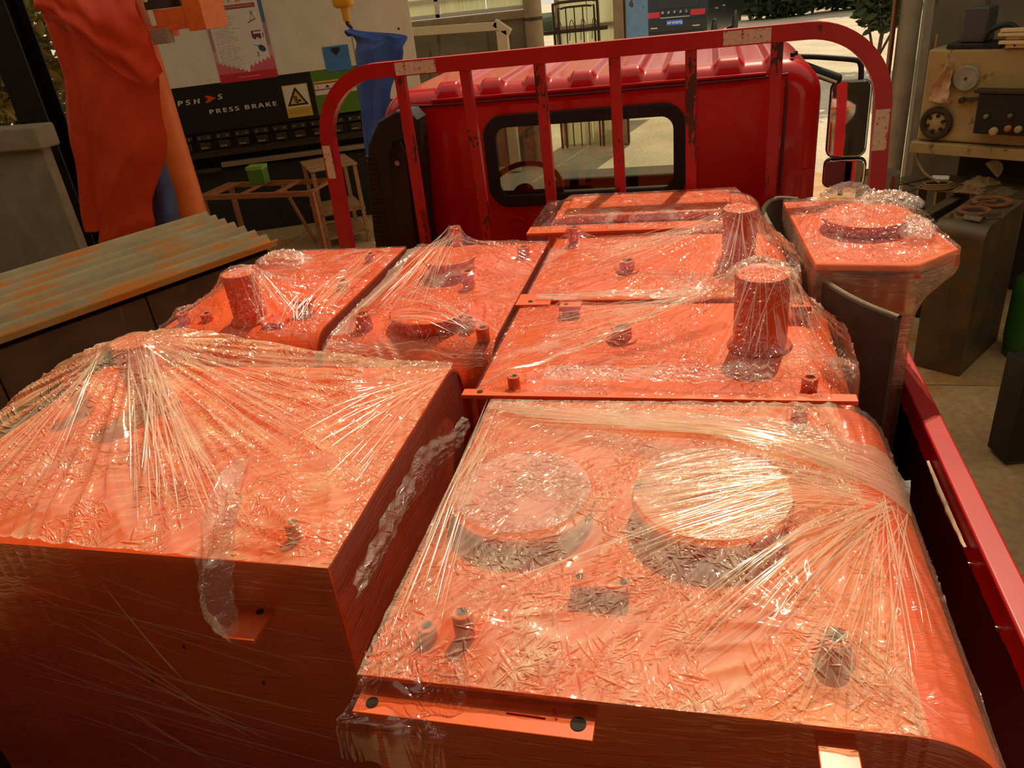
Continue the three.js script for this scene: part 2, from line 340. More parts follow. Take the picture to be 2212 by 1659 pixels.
  // window: rubber seal and two sliding panes
  const sealShape = rrect(wx0 - 0.012, wx1 + 0.012, wy0 - 0.012, wy1 + 0.012, 0.08);
  sealShape.holes.push(rrect(wx0 + 0.026, wx1 - 0.026, wy0 + 0.026, wy1 - 0.026, 0.05, new THREE.Path()));
  const win = TW('rear_window', new THREE.ExtrudeGeometry(sealShape, { depth: 0.012, bevelEnabled: true, bevelSize: 0.004, bevelThickness: 0.004, bevelSegments: 2, curveSegments: 10 }).translate(0, 0, zr - 0.004), M.rubber, 'black rubber seal of the rear window');
  TW('pane', bx(wx0 + 0.01, wx1 - 0.01, wy0 + 0.01, wy1 - 0.01, zr - 0.012, zr - 0.008, 0.001), M.glass, null, win);
  // cab inside and front
  TW('dashboard', merged([bx(-1.2, 0.34, 1.1, 1.42, -4.1, -3.85, 0.04), bx(-0.78, 0.32, 1.38, 1.47, -4.1, -3.9, 0.03)]), std({ color: 0x4a4740, roughness: 0.6 }));
  TW('seat', merged([bx(-1.15, -0.62, 1.0, 1.16, -3.5, -3.05, 0.04), bx(-1.15, -0.62, 1.16, 1.56, -3.13, -3.03, 0.04), bx(-0.55, 0.3, 1.0, 1.16, -3.5, -3.05, 0.04), bx(-0.55, 0.3, 1.16, 1.56, -3.13, -3.03, 0.04)]), M.black);
  const sw = merged([new THREE.TorusGeometry(0.185, 0.014, 10, 48), cyl(0.05, 0.05, 0.02, 20).rotateX(Math.PI / 2), rbox(0.36, 0.03, 0.012), rbox(0.03, 0.18, 0.012).translate(0, -0.09, 0)]);
  TW('steering_wheel', sw.rotateX(-0.95).translate(-0.86, 1.47, -3.66), std({ color: 0x8a857a, roughness: 0.4 }));
  TW('front_wall', metric(bx(cx0, cx1, 0.7, 1.36, -4.2, -4.13, 0.02)), M.red);
  TW('front_header', metric(bx(cx0 + 0.05, cx1 - 0.05, 1.93, 2.0, -4.16, -4.1, 0.02)), M.red);
  for (const q of [[cx0 + 0.03, cx0 + 0.06], [cx1 - 0.03, cx1 - 0.06]]) TW('front_pillar', bar([q[0], 1.33, -4.18], [q[1], 2.0, -4.12], 0.06, 0.05, 0.01), M.red);
  TW('windscreen', bx(cx0 + 0.05, cx1 - 0.05, 1.35, 1.98, -4.155, -4.15, 0.001), M.glass);

  // black ribbed air intake behind the cab, driver's side
  const ishape = new THREE.Shape([[-1.3, 1.0], [-1.285, 1.55], [-1.262, 1.8], [-1.235, 1.9], [-1.18, 1.975], [-1.11, 2.004], [-1.065, 2.0], [-1.045, 1.975], [-1.05, 1.9], [-1.075, 1.6], [-1.09, 1.0]].map((p) => new THREE.Vector2(...p)));
  const intake = TW('air_intake', new THREE.ExtrudeGeometry(ishape, { depth: 0.085, bevelEnabled: true, bevelSize: 0.012, bevelThickness: 0.014, bevelSegments: 4, curveSegments: 8 }).translate(0, 0, -2.9), M.black);
  const inset = new THREE.Shape([[-1.19, 1.02], [-1.175, 1.7], [-1.165, 1.85], [-1.14, 1.9], [-1.11, 1.905], [-1.1, 1.87], [-1.115, 1.6], [-1.13, 1.02]].map((p) => new THREE.Vector2(...p)));
  TW('intake_panel', new THREE.ExtrudeGeometry(inset, { depth: 0.006, bevelEnabled: true, bevelSize: 0.006, bevelThickness: 0.006, bevelSegments: 2 }).translate(0, 0, -2.803), M.blackGloss, null, intake);
  TW('bolt', cyl(0.01, 0.01, 0.012, 12).rotateX(Math.PI / 2).translate(-1.135, 1.83, -2.79), M.chrome, null, intake);
  for (let i = 0; i < 30; i++) { const y = 1.3 + i * 0.019; TW('rib', bx(-1.308 + i * 0.00145, -1.24 + i * 0.0006, y, y + 0.009, -2.9, -2.797, 0.002), M.black, null, intake); }

  // right-hand mirrors on their arms
  const mz = -3.6;
  TW('mirror_arm', tubeAlong([[0.36, 1.99, -3.62], [0.43, 1.985, mz], [0.56, 1.965, mz], [0.6, 1.955, mz], [0.612, 1.93, mz], [0.617, 1.86, mz]], 0.011, 40, 8, false, 0.3), M.black);
  const cover = TW('arm_cover', bar([0.36, 1.96, mz], [0.54, 1.885, mz], 0.045, 0.05, 0.02), M.black);
  TW('lamp_lens', bar([0.4, 1.935, mz + 0.012], [0.52, 1.882, mz + 0.012], 0.012, 0.04, 0.004), M.chrome, null, cover);
  const msh = (x0, x1, y0, y1, r, d) => new THREE.ExtrudeGeometry(rrect(x0, x1, y0, y1, r), { depth: d, bevelEnabled: true, bevelSize: 0.006, bevelThickness: 0.006, bevelSegments: 3, curveSegments: 10 });
  const tilt = (g, x, y, z, ay, ax) => g.rotateX(ax).rotateY(ay).translate(x, y, z);
  const m1 = TW('mirror_housing', tilt(msh(-0.074, 0.074, -0.15, 0.15, 0.03, 0.035), 0.583, 1.728, mz - 0.02, -0.08, -0.06), M.black);
  TW('mirror_glass', tilt(msh(-0.07, 0.07, -0.146, 0.146, 0.028, 0.001).scale(1, 1, 0.2).translate(0, 0, 0.0415), 0.583, 1.728, mz - 0.02, -0.08, -0.06), M.mirror, null, m1);
  const m2 = TW('mirror_housing', tilt(msh(-0.08, 0.08, -0.057, 0.057, 0.025, 0.03), 0.587, 1.505, mz - 0.02, -0.12, 0.05), M.black);
  TW('mirror_glass', tilt(msh(-0.076, 0.076, -0.053, 0.053, 0.023, 0.001).scale(1, 1, 0.2).translate(0, 0, 0.0365), 0.587, 1.505, mz - 0.02, -0.12, 0.05), M.mirror, null, m2);
  TW('mirror_joint', cyl(0.01, 0.01, 0.05, 10).translate(0.59, 1.57, mz - 0.02), M.black);
  TW('mirror_joint', cyl(0.01, 0.01, 0.06, 10).translate(0.58, 1.43, mz - 0.02), M.black);
}
// ---------------------------------------------------------------- stretch film
// height map of creases: thousands of short sharp folds, tiling
function creases(size, count, len, width, angle, base) {
  const h = new Float32Array(size * size);
  for (let k = 0; k < count; k++) {
    const x = rnd() * size, y = rnd() * size, gate = noise(x / size * 6, y / size * 6, 6, 6);
    const a = angle(x / size, y / size), L = mix(len[0], len[1], rnd() * rnd()), w = mix(width[0], width[1], rnd() * rnd()), top = (0.35 + 0.65 * rnd()) * w / width[1], bend = rr(-0.25, 0.25);
    if (gate < rr(-0.35, 0.35)) continue;
    const dx = Math.cos(a), dy = Math.sin(a), R = Math.ceil(L / 2 + w + 1), ax = Math.abs(dx) * L / 2 + w + Math.abs(bend) * L / 3 + 1, ay = Math.abs(dy) * L / 2 + w + Math.abs(bend) * L / 3 + 1;
    for (let j = Math.floor(-ay); j <= ay; j++) for (let i = Math.floor(-ax); i <= ax; i++) {
      const s = i * dx + j * dy, q = s / (L / 2);
      if (q < -1 || q > 1) continue;
      const ww = w * (1 - q * q * 0.85), d = Math.abs(-i * dy + j * dx - bend * L * 0.3 * (1 - q * q)) / ww;
      if (d >= 1) continue;
      const v = top * (1 - d) * (1 - d * 0.4) * (1 - q * q), at = ((Math.floor(y + j) % size + size) % size) * size + (Math.floor(x + i) % size + size) % size;
      if (v > h[at]) h[at] = v;
    }
  }
  return texture(size, (u, v) => { const i = Math.round(u * size), j = Math.round(v * size); return 0.12 + 0.8 * h[j * size + i] + base(u, v); }, { color: false });
}
const crumpleTex = creases(2048, 12000, [20, 240], [4, 22], (u, v) => 1.2 + 2.2 * noise(u * 4, v * 4, 4, 4) + rr(-1.1, 1.1), (u, v) => 0.16 * fbm(u * 10, v * 10, 3, 10, 10));
crumpleTex.repeat.set(2.2, 2.2);
const streakTex = creases(2048, 3400, [250, 1500], [4, 15], (u, v) => Math.PI / 2 + 0.1 * noise(u * 4, v * 4, 4, 4) + rr(-0.06, 0.06), (u, v) => 0.1 * fbm(u * 24, v * 3, 3, 24, 3));
streakTex.repeat.set(2.2, 2.2);
const hazeTex = texture(512, (u, v) => {
  const n = fbm(u * 5, v * 5, 4, 5, 5), s = ridge(noise(u * 30 + n, v * 6, 30, 6));
  return 0.84 - 0.2 * smooth(-0.05, 0.45, n) - 0.14 * Math.pow(s, 5);
}, { color: false });
hazeTex.repeat.set(2.1, 2.1);
const FILM = { transmission: 1, thickness: 0, roughness: 0.1, ior: 1.95, side: THREE.DoubleSide };
M.filmDusty = phys({ ...FILM, ior: 1.75, color: 0xffe9c8, transmissionMap: hazeTex, bumpMap: crumpleTex, bumpScale: 0.0062 });
M.filmAmber = phys({ ...FILM, ior: 1.7, color: 0xffdeac, transmissionMap: hazeTex, bumpMap: crumpleTex, bumpScale: 0.0045 });
M.film = phys({ ...FILM, ior: 1.66, color: 0xfff5ea, transmissionMap: (() => { const t = texture(512, (u, v) => { const n = fbm(u * 5, v * 5, 4, 5, 5); return 0.995 - 0.17 * smooth(0.08, 0.4, n); }, { color: false }); t.repeat.set(2.1, 2.1); return t; })(), bumpMap: crumpleTex, bumpScale: 0.0068 });
M.filmStreak = phys({ ...FILM, color: 0xfff0da, transmissionMap: hazeTex, bumpMap: streakTex, bumpScale: 0.0036 });
M.filmDense = phys({ ...FILM, color: 0xfff0da, transmission: 0.8, bumpMap: streakTex, bumpScale: 0.0036 });
M.filmStrand = phys({ ...FILM, color: 0xfff0da, transmission: 0.74, roughness: 0.14 });
M.filmSide = phys({ ...FILM, color: 0xfff5ea, transmission: 0.96, ior: 1.6, bumpMap: streakTex, bumpScale: 0.0022 });
M.filmWad = phys({ ...FILM, color: 0xfff5ea, transmission: 0.86, bumpMap: crumpleTex, bumpScale: 0.005 });

// A taut sheet over a top with bosses: the obstacle problem on a coarse grid, then pleats and crumples on a fine one.
function wrap(root, o) {
  const { x0, x1, z0, z1, y, feats = [], focus = [], turn = 0, drop = [0.3, 0.3, 0.3, 0.3], round, r = 0.09, crumple = 0.004, pleat = 0.0035, radial = 0.006, cell = 0.0045, seed = 0, mat = M.film, mask = () => 1, tents = [], split } = o;
  const wx = x1 - x0, wz = z1 - z0, topAt = (x, z) => {
    let h = y, d = -1;
    if (round === 'x1') d = x - (x1 - r); else if (round === 'z1') d = z - (z1 - r); else if (round === 'z0') d = (z0 + r) - z;
    if (d > 0) h = y - r + Math.sqrt(Math.max(0, r * r - d * d * 0.94));
    for (const f of feats) {
      if (f.r !== undefined) { if (Math.hypot(x - f.x, z - f.z) < f.r + 0.004) h = Math.max(h, f.h); }
      else if (Math.abs(x - f.x) < f.w / 2 + 0.003 && Math.abs(z - f.z) < f.d / 2 + 0.003) h = Math.max(h, f.h);
    }
    for (const t of tents) { const R = Math.hypot(x - t.x, z - t.z); if (R < t.reach) h = Math.max(h, y + (t.h - y) * Math.pow(1 - R / t.reach, t.p ?? 1.6) * smooth(0, 0.1, Math.min(x - x0, x1 - x, z - z0, z1 - z) + (t.x - x0 < 0.2 || z0 + 0.3 > t.z ? 0.04 : 0))); }
    return h;
  };
  const cn = 0.009, cx = Math.ceil(wx / cn), cz = Math.ceil(wz / cn), psi = new Float32Array((cx + 1) * (cz + 1)), u = new Float32Array(psi.length);
  for (let j = 0; j <= cz; j++) for (let i = 0; i <= cx; i++) psi[j * (cx + 1) + i] = topAt(x0 + wx * i / cx, z0 + wz * j / cz);
  u.set(psi);
  for (let it = 0; it < 160; it++) for (let j = 1; j < cz; j++) for (let i = 1; i < cx; i++) {
    const k = j * (cx + 1) + i, g = (u[k - 1] + u[k + 1] + u[k - cx - 1] + u[k + cx + 1]) / 4;
    u[k] = Math.max(psi[k], u[k] + 1.85 * (g - u[k]));
  }
  const look = (A, x, z) => { const a = clamp((x - x0) / wx, 0, 0.99999) * cx, b = clamp((z - z0) / wz, 0, 0.99999) * cz, i = Math.floor(a), j = Math.floor(b), s = a - i, t = b - j, k = j * (cx + 1) + i; return mix(mix(A[k], A[k + 1], s), mix(A[k + cx + 1], A[k + cx + 2], s), t); };
  const ca = Math.cos(turn), sa = Math.sin(turn);
  const pleats = (x, z) => {
    const p = x * ca + z * sa + 0.03 * noise(x * 4 + seed, z * 4), q = -x * sa + z * ca;
    let d = 0;
    const m = mask(x, z);
    d += 0.35 * pleat * Math.pow(ridge(noise(p * 55 + seed, q * 5)), 3) * (0.4 + 0.6 * smooth(-0.3, 0.4, noise(x * 5 + seed * 3, z * 5)));
    const c = 0.55 * smooth(-0.25, 0.45, noise(x * 6 + seed * 7 + 40, z * 6 + 9)) * m;
    d += 0.35 * crumple * c * (Math.pow(ridge(noise(x * 34 + seed, z * 34 + 1.6 * noise(x * 20, z * 20))), 2.5) + 0.5 * Math.pow(ridge(noise(x * 78, z * 78 + seed)), 2));
    for (const f of focus) {
      const dx = x - f.x, dz = z - f.z, R = Math.hypot(dx, dz), a = Math.atan2(dz, dx);
      const w = smooth(f.r0 ?? 0.02, (f.r0 ?? 0.02) + 0.03, R) * (1 - smooth(f.reach * 0.4, f.reach, R)), n = f.n ?? 22;
      d += radial * (f.amp ?? 1) * w * Math.pow(ridge(noise((a / Math.PI + 1) * n / 2 * 2 + 11, R * 2.5 + seed, n * 2)), 3) * clamp(R / 0.1, 0.3, 1.4);
    }
    return d;
  };
  const nx = Math.ceil(wx / cell), nz = Math.ceil(wz / cell), e = 0.003;
  const H = (x, z) => look(u, x, z) + 0.0025 + pleats(x, z);
  const top = sheet(nx, nz, (a, b) => { const x = mix(x0 - e, x1 + e, a), z = mix(z0 - e, z1 + e, 1 - b); return [x, H(x, z), z, x * ca + z * sa, -x * sa + z * ca]; });
  const geos = [split === undefined ? top : sheet(Math.ceil((split - x0) / cell), nz, (a, b) => { const x = mix(x0 - e, split, a), z = mix(z0 - e, z1 + e, 1 - b); return [x, H(x, z), z, x * ca + z * sa, -x * sa + z * ca]; })];
  const side = (P, n, d, len) => { // skirt below one edge; P(t) -> [x, z], outward n
    const rows = Math.ceil(d / 0.012), k = Math.ceil(len / 0.006);
    geos.push(sheet(k, rows, (t, v) => {
      const [x, z] = P(t), h = H(x, z), yy = h - v * d, s = t * len;
      const w = smooth(0, 0.03 / d, v), out = w * (0.003 + 0.0018 * Math.pow(ridge(noise(s * 3 + seed * 2, v * d * 30 + noise(s * 2, 1))), 3) + 0.003 * smooth(0.1, 0.6, noise(s * 4 + seed, v * 3 + 5)));
      return [x + n[0] * out, yy, z + n[1] * out, v * d, s];
    }));
  };
  if (drop[0]) side((t) => [mix(x0 - e, x1 + e, t), z1 + e], [0, 1], drop[0], wx);   // front
  if (drop[1]) side((t) => [x1 + e, mix(z1 + e, z0 - e, t)], [1, 0], drop[1], wz);   // right
  if (drop[2]) side((t) => [mix(x1 + e, x0 - e, t), z0 - e], [0, -1], drop[2], wx);  // back
  if (drop[3]) side((t) => [x0 - e, mix(z0 - e, z1 + e, t)], [-1, 0], drop[3], wz);  // left
  wpart(root, 'stretch_film', merged([geos[0]]), mat, 'clear crinkled stretch film');
  if (split !== undefined) wpart(root, 'stretch_film', sheet(Math.ceil((x1 - split) / cell), nz, (a, b) => { const x = mix(split, x1 + e, a), z = mix(z0 - e, z1 + e, 1 - b); return [x, H(x, z), z, z * 0.97 + x * 0.25, x]; }), M.filmSide, 'smooth clear film over the rounded edge');
  if (geos.length > 1) wpart(root, 'stretch_film', merged(geos.slice(1)), M.filmSide, 'clear stretch film on the sides');
  return H;
}
// pleated band of bunched film from a (width wa) to b (width wb), riding at height H
function band(root, a, b, wa, wb, H, lift = 0.004, mat = M.filmDense, n = 20) {
  const dx = b[0] - a[0], dz = b[1] - a[1], l = Math.hypot(dx, dz), px = -dz / l, pz = dx / l, s = rr(0, 50);
  const g = sheet(Math.ceil(l / 0.008), n, (t, v) => {
    const w = mix(wa, wb, t) * (1 + 0.12 * noise(t * 6, s)), k = (v - 0.5) * w + 0.008 * noise(t * 4 + s, 2), x = a[0] + dx * t + px * k, z = a[1] + dz * t + pz * k;
    return [x, H(x, z) + lift + 0.0035 * Math.pow(ridge(noise(v * n * 0.45 + s, t * 2)), 2), z, k, t * l];
  });
  return wpart(root, 'film_band', g, mat, 'bunched band of stretch film');
}
// taut strands of gathered film fanning out from a to the line b0..b1
function fan(root, a, b0, b1, n, H, lift = 0.004) {
  const list = [];
  n = Math.round(n * 1.7);
  for (let k = 0; k < n; k++) {
    const q = (k + rr(-0.9, 0.9)) / (n - 1), bx_ = mix(b0[0], b1[0], q), bz = mix(b0[1], b1[1], q), ax = a[0] + rr(-0.03, 0.03), az = a[1] + rr(-0.03, 0.03), t0 = rr(0, 0.5) * rnd(), t1 = rr(0.5, 1), w = 0.0005 + 0.0015 * rnd() * rnd(), dx = bx_ - ax, dz = bz - az, l = Math.hypot(dx, dz), px = -dz / l, pz = dx / l, up = lift + rr(-0.002, 0.002);
    // a strand is a taut string: the upper hull of the film's height along it
    const N = Math.max(4, Math.ceil(l * (t1 - t0) / 0.01)), hull = [];
    for (let i = 0; i <= N; i++) { const t = mix(t0, t1, i / N), P = [i, H(ax + dx * t, az + dz * t)]; while (hull.length > 1) { const [A, B] = hull.slice(-2); if ((B[1] - A[1]) * (P[0] - B[0]) <= (P[1] - B[1]) * (B[0] - A[0])) hull.pop(); else break; } hull.push(P); }
    const hy = (i) => { let m = 0; while (m < hull.length - 2 && hull[m + 1][0] < i) m++; const [A, B] = [hull[m], hull[m + 1]]; return mix(A[1], B[1], (i - A[0]) / (B[0] - A[0])); };
    list.push(sheet(N, 2, (u, v) => { const t = mix(t0, t1, u), e = w * Math.min(1, 6 * Math.min(u, 1 - u) + 0.1), j = (v - 0.5) * 2 * e; return [ax + dx * t + px * j, hy(u * N) + up + (v === 0.5 ? e * 0.8 : 0), az + dz * t + pz * j, j, t * l]; }));
  }
  const m = wpart(root, 'film_strands', merged(list), M.filmStrand, 'taut strands of gathered film');
  m.userData.kind = 'stuff';
  return m;
}
// crumpled knot: two layers of gathered film heaped up
function wad(root, at, r, sq = [1, 0.7, 1]) {
  const s = rr(0, 90), layer = (k) => sheet(44, 44, (u, v) => {
    const a = u * Math.PI * 2, R = r * (0.1 + 1.15 * v) * (1 + 0.22 * noise(Math.cos(a) * 2 + s, Math.sin(a) * 2 + k)), e = Math.sqrt(Math.max(0, 1 - v * v));
    const f = 0.35 * Math.pow(ridge(noise(Math.cos(a) * v * 3.4 + s + k, Math.sin(a) * v * 3.4)), 3) + 0.22 * Math.pow(ridge(noise(a * 3 + k, v * 2 + s)), 2);
    return [at[0] + Math.cos(a) * R * sq[0], at[1] + r * sq[1] * ((0.25 + 0.75 * e) * (0.55 + f * 1.5) - 0.6 * v * v + k * 0.12 * (1 - v)), at[2] + Math.sin(a) * R * sq[2], Math.cos(a) * R, Math.sin(a) * R];
  });
  return wpart(root, 'film_wad', merged([layer(0), layer(1)]), M.filmWad, 'crumpled knot of film');
}

// ---------------------------------------------------------------- tanks
const TANKS = 'orange steel tanks wrapped in clear film on the truck bed';
// bent sheet (rounded over one edge) closed with two end plates that sit a little inside it
function tank(label, { x0, x1, z0, z1, y = 1.7, yb = 0.88, round = 'x1', r = 0.09 }) {
  const ox = (x0 + x1) / 2, oz = (z0 + z1) / 2, root = thing('steel_tank', label, 'tank', [ox, yb, oz], 0, TANKS);
  const angle = round === 'x1' ? 0 : round === 'z1' ? -Math.PI / 2 : Math.PI / 2, P = round === 'x1' ? x1 - x0 : z1 - z0, Q = round === 'x1' ? z1 - z0 : x1 - x0, h = y - yb, hp = P / 2;
  const prof = (k) => { const s = [[-hp + k, k], [-hp + k, h - k]]; for (let i = 0; i <= 12; i++) { const a = Math.PI / 2 * (1 - i / 12); s.push([hp - r + (r - k) * Math.cos(a), h - r + (r - k) * Math.sin(a)]); } s.push([hp - k, k]); return s; };
  const outer = new THREE.Shape(prof(0).map((p) => new THREE.Vector2(...p)));
  outer.holes.push(new THREE.Path(prof(0.006).reverse().map((p) => new THREE.Vector2(...p))));
  part(root, 'shell', metric(new THREE.ExtrudeGeometry(outer, { depth: Q, bevelEnabled: false }).translate(0, 0, -Q / 2).rotateY(angle)), M.orange);
  const plate = new THREE.Shape(prof(0.006).map((p) => new THREE.Vector2(...p)));
  for (const s of [-1, 1]) part(root, 'end_plate', metric(new THREE.ExtrudeGeometry(plate, { depth: 0.006, bevelEnabled: false }).translate(0, 0, s * (Q / 2 - 0.016) - 0.003).rotateY(angle)), M.orange);
  return root;
}
// round cleaning cover on a neck
function cover(root, x, z, R, y, h = 0.042, hole) {
  wpart(root, 'cover_neck', cyl(R * 0.86, R * 0.86, h - 0.008, 48).translate(x, y + (h - 0.008) / 2, z), M.orange);
  const g = lathe([[0, 0], [R - 0.003, 0], [R, 0.002], [R, 0.008], [R - 0.003, 0.01], [0, 0.01]], 72).translate(x, y + h - 0.01, z);
  const c = wpart(root, 'round_cover', metric(g), M.orange);
  if (hole) wpart(root, 'bolt_hole', cyl(0.005, 0.005, 0.004, 16).translate(hole[0], y + h + 0.0005, hole[1]), M.hole, null, c);
  return { x, z, r: R, h: y + h };
}
function pipe(root, x, z, R, y, h) {
  wpart(root, 'weld_collar', lathe([[R, 0], [R + 0.012, 0.001], [R + 0.008, 0.008], [R, 0.012]], 40).translate(x, y, z), M.orange);
  wpart(root, 'pipe', metric(lathe([[R - 0.006, 0], [R - 0.006, h - 0.003], [R - 0.003, h], [R, h - 0.003], [R, 0]], 48).translate(x, y, z)), M.orange);
  wpart(root, 'pipe_cap', cyl(R - 0.002, R - 0.002, 0.003, 40).translate(x, y + h - 0.003, z), M.orange);
  return { x, z, r: R, h: y + h };
}
function boss(root, x, z, R, y, h, flange) {
  const pr = [[R * 0.45, 0], [R * 0.45, h], [R - 0.001, h], [R, h - 0.001], [R, 0]];
  const b = wpart(root, 'boss', metric(lathe(pr, 28).translate(x, y, z)), M.orange);
  wpart(root, 'bore', cyl(R * 0.45, R * 0.45, 0.002, 16).translate(x, y + h - 0.003, z), M.hole, null, b);
  if (flange) wpart(root, 'boss_flange', lathe([[R, 0], [flange, 0], [flange, 0.004], [R, 0.006]], 28).translate(x, y, z), M.orange, null, b);
  return { x, z, r: R, h: y + h };
}
function lug(root, x, z, w, d, y, h, holes = []) { // flat pad standing off the top
  const b = wpart(root, 'pad', metric(bx(x - w / 2, x + w / 2, y + h - 0.012, y + h, z - d / 2, z + d / 2, 0.0015)), M.orange);
  wpart(root, 'pad_foot', bx(x - w / 2 + 0.006, x + w / 2 - 0.006, y, y + h - 0.011, z - d / 2 + 0.006, z + d / 2 - 0.006, 0.001), M.orange, null, b);
  for (const [hx, hz] of holes) wpart(root, 'bolt_hole', cyl(0.005, 0.005, 0.002, 14).translate(hx, y + h, hz), M.hole, null, b);
  return { x, z, w, d, h: y + h };
}
function tab(root, x0, x1, z0, z1, y, holes = [], t = 0.008) { // mounting plate along an edge
  const b = wpart(root, 'mounting_tab', metric(bx(x0, x1, y - t, y, z0, z1, 0.0015)), M.orange);
  for (const [hx, hz, R = 0.007] of holes) wpart(root, 'bolt_hole', cyl(R, R, 0.002, 18).translate(hx, y, hz), M.hole, null, b);
  return b;
}
const Y = 1.7;
// A: the near one on the right, two round covers
{
  const B = { x0: -0.39, x1: 0.308, z0: -1.225, z1: -0.572, round: 'x1', r: 0.095 };
  const A = tank('orange tank nearest on the right, with two round covers on top', B);
  const feats = [
    cover(A, 0.013, -0.9, 0.11, Y, 0.042, [-0.088, -0.918]), cover(A, -0.256, -0.893, 0.108, Y, 0.034),
    lug(A, -0.122, -0.735, 0.075, 0.032, Y, 0.026, [[-0.15, -0.738], [-0.094, -0.733]]),
    boss(A, -0.28, -0.645, 0.0125, Y, 0.04), boss(A, -0.326, -0.638, 0.012, Y, 0.02), boss(A, 0.146, -0.664, 0.018, Y, 0.034, 0.023), boss(A, 0.156, -1.168, 0.013, Y, 0.03),
  ];
  tab(A, -0.39, -0.11, -0.586, -0.535, 1.682, [[-0.37, -0.55, 0.0075], [-0.128, -0.554, 0.009]]);
  tab(A, 0.118, 0.158, -0.586, -0.43, 1.684);
  wpart(A, 'chalk_mark', merged([bar([-0.21, 1.6823, -0.557], [-0.165, 1.6823, -0.556], 0.0035, 0.0008, 0.0003), bar([-0.158, 1.6823, -0.57], [-0.152, 1.6823, -0.556], 0.0035, 0.0008, 0.0003)]), std({ color: 0xd2202c, roughness: 0.7 }), 'red pen mark');
  const H = wrap(A, { ...B, y: Y, feats, turn: 0.62, drop: [0.5, 0.12, 0.1, 0.3], crumple: 0.0045, pleat: 0.003, radial: 0.006, seed: 3, cell: 0.0035, mat: M.filmDusty, split: 0.222,
    focus: [{ x: 0.24, z: -0.985, reach: 0.5, n: 40, amp: 0.8 }, { x: 0.146, z: -0.664, reach: 0.2, n: 14 }, { x: -0.28, z: -0.645, reach: 0.2, n: 12, amp: 0.7 }], mask: (x) => 1 - 0.75 * smooth(0.16, 0.24, x) });
  band(A, [-0.385, -1.19], [0.305, -1.03], 0.03, 0.14, H, 0.005);
  for (const [cx, cz, R, h, m] of [[0.013, -0.9, 0.107, 0.052, M.filmDense], [-0.256, -0.893, 0.1, 0.044, M.filmWad]]) // doubled film drawn tight over the covers
    wpart(A, 'film_layer', sheet(60, 14, (u, v) => { const a = u * Math.PI * 2, q = R * (1 - v), x = cx + Math.cos(a) * q, z = cz + Math.sin(a) * q, p = x * 0.35 + z * 0.94; return [x, Y + h + 0.0008 * noise(p * 90, x * 6), z, p, x * 0.94 - z * 0.35]; }), m, 'doubled film over a round cover');
  fan(A, [0.27, -0.985], [0.06, -0.6], [-0.12, -0.6], 22, H); fan(A, [0.27, -0.985], [-0.14, -0.7], [-0.1, -0.96], 34, H); fan(A, [0.24, -0.98], [-0.34, -0.62], [-0.3, -0.66], 9, H, 0.009);
  fan(A, [0.27, -1.02], [-0.38, -1.2], [-0.34, -1.12], 30, H, 0.008); fan(A, [-0.37, -1.2], [-0.385, -0.6], [-0.3, -0.62], 12, H);
  fan(A, [0.146, -0.664], [0.05, -0.58], [0.27, -0.58], 14, H); fan(A, [0.27, -0.985], [0.1, -0.58], [0.26, -0.58], 12, H, 0.004);
  // loose tail of film folded over the corner
  wpart(A, 'film_tail', sheet(24, 24, (u, v) => { const x = -0.395 + u * 0.13, z = -0.6 + v * 0.09; return [x + 0.01 * Math.sin(v * 5), 1.708 - 0.028 * smooth(0.3, 0.75, v) - (v > 0.9 ? (v - 0.9) * 0.5 : 0) + 0.008 * Math.sin(u * 9 + v * 3) * u + 0.006 * noise(u * 5, v * 7), z - 0.02 * u * noise(u * 3, 4), x, z]; }), M.film);
}
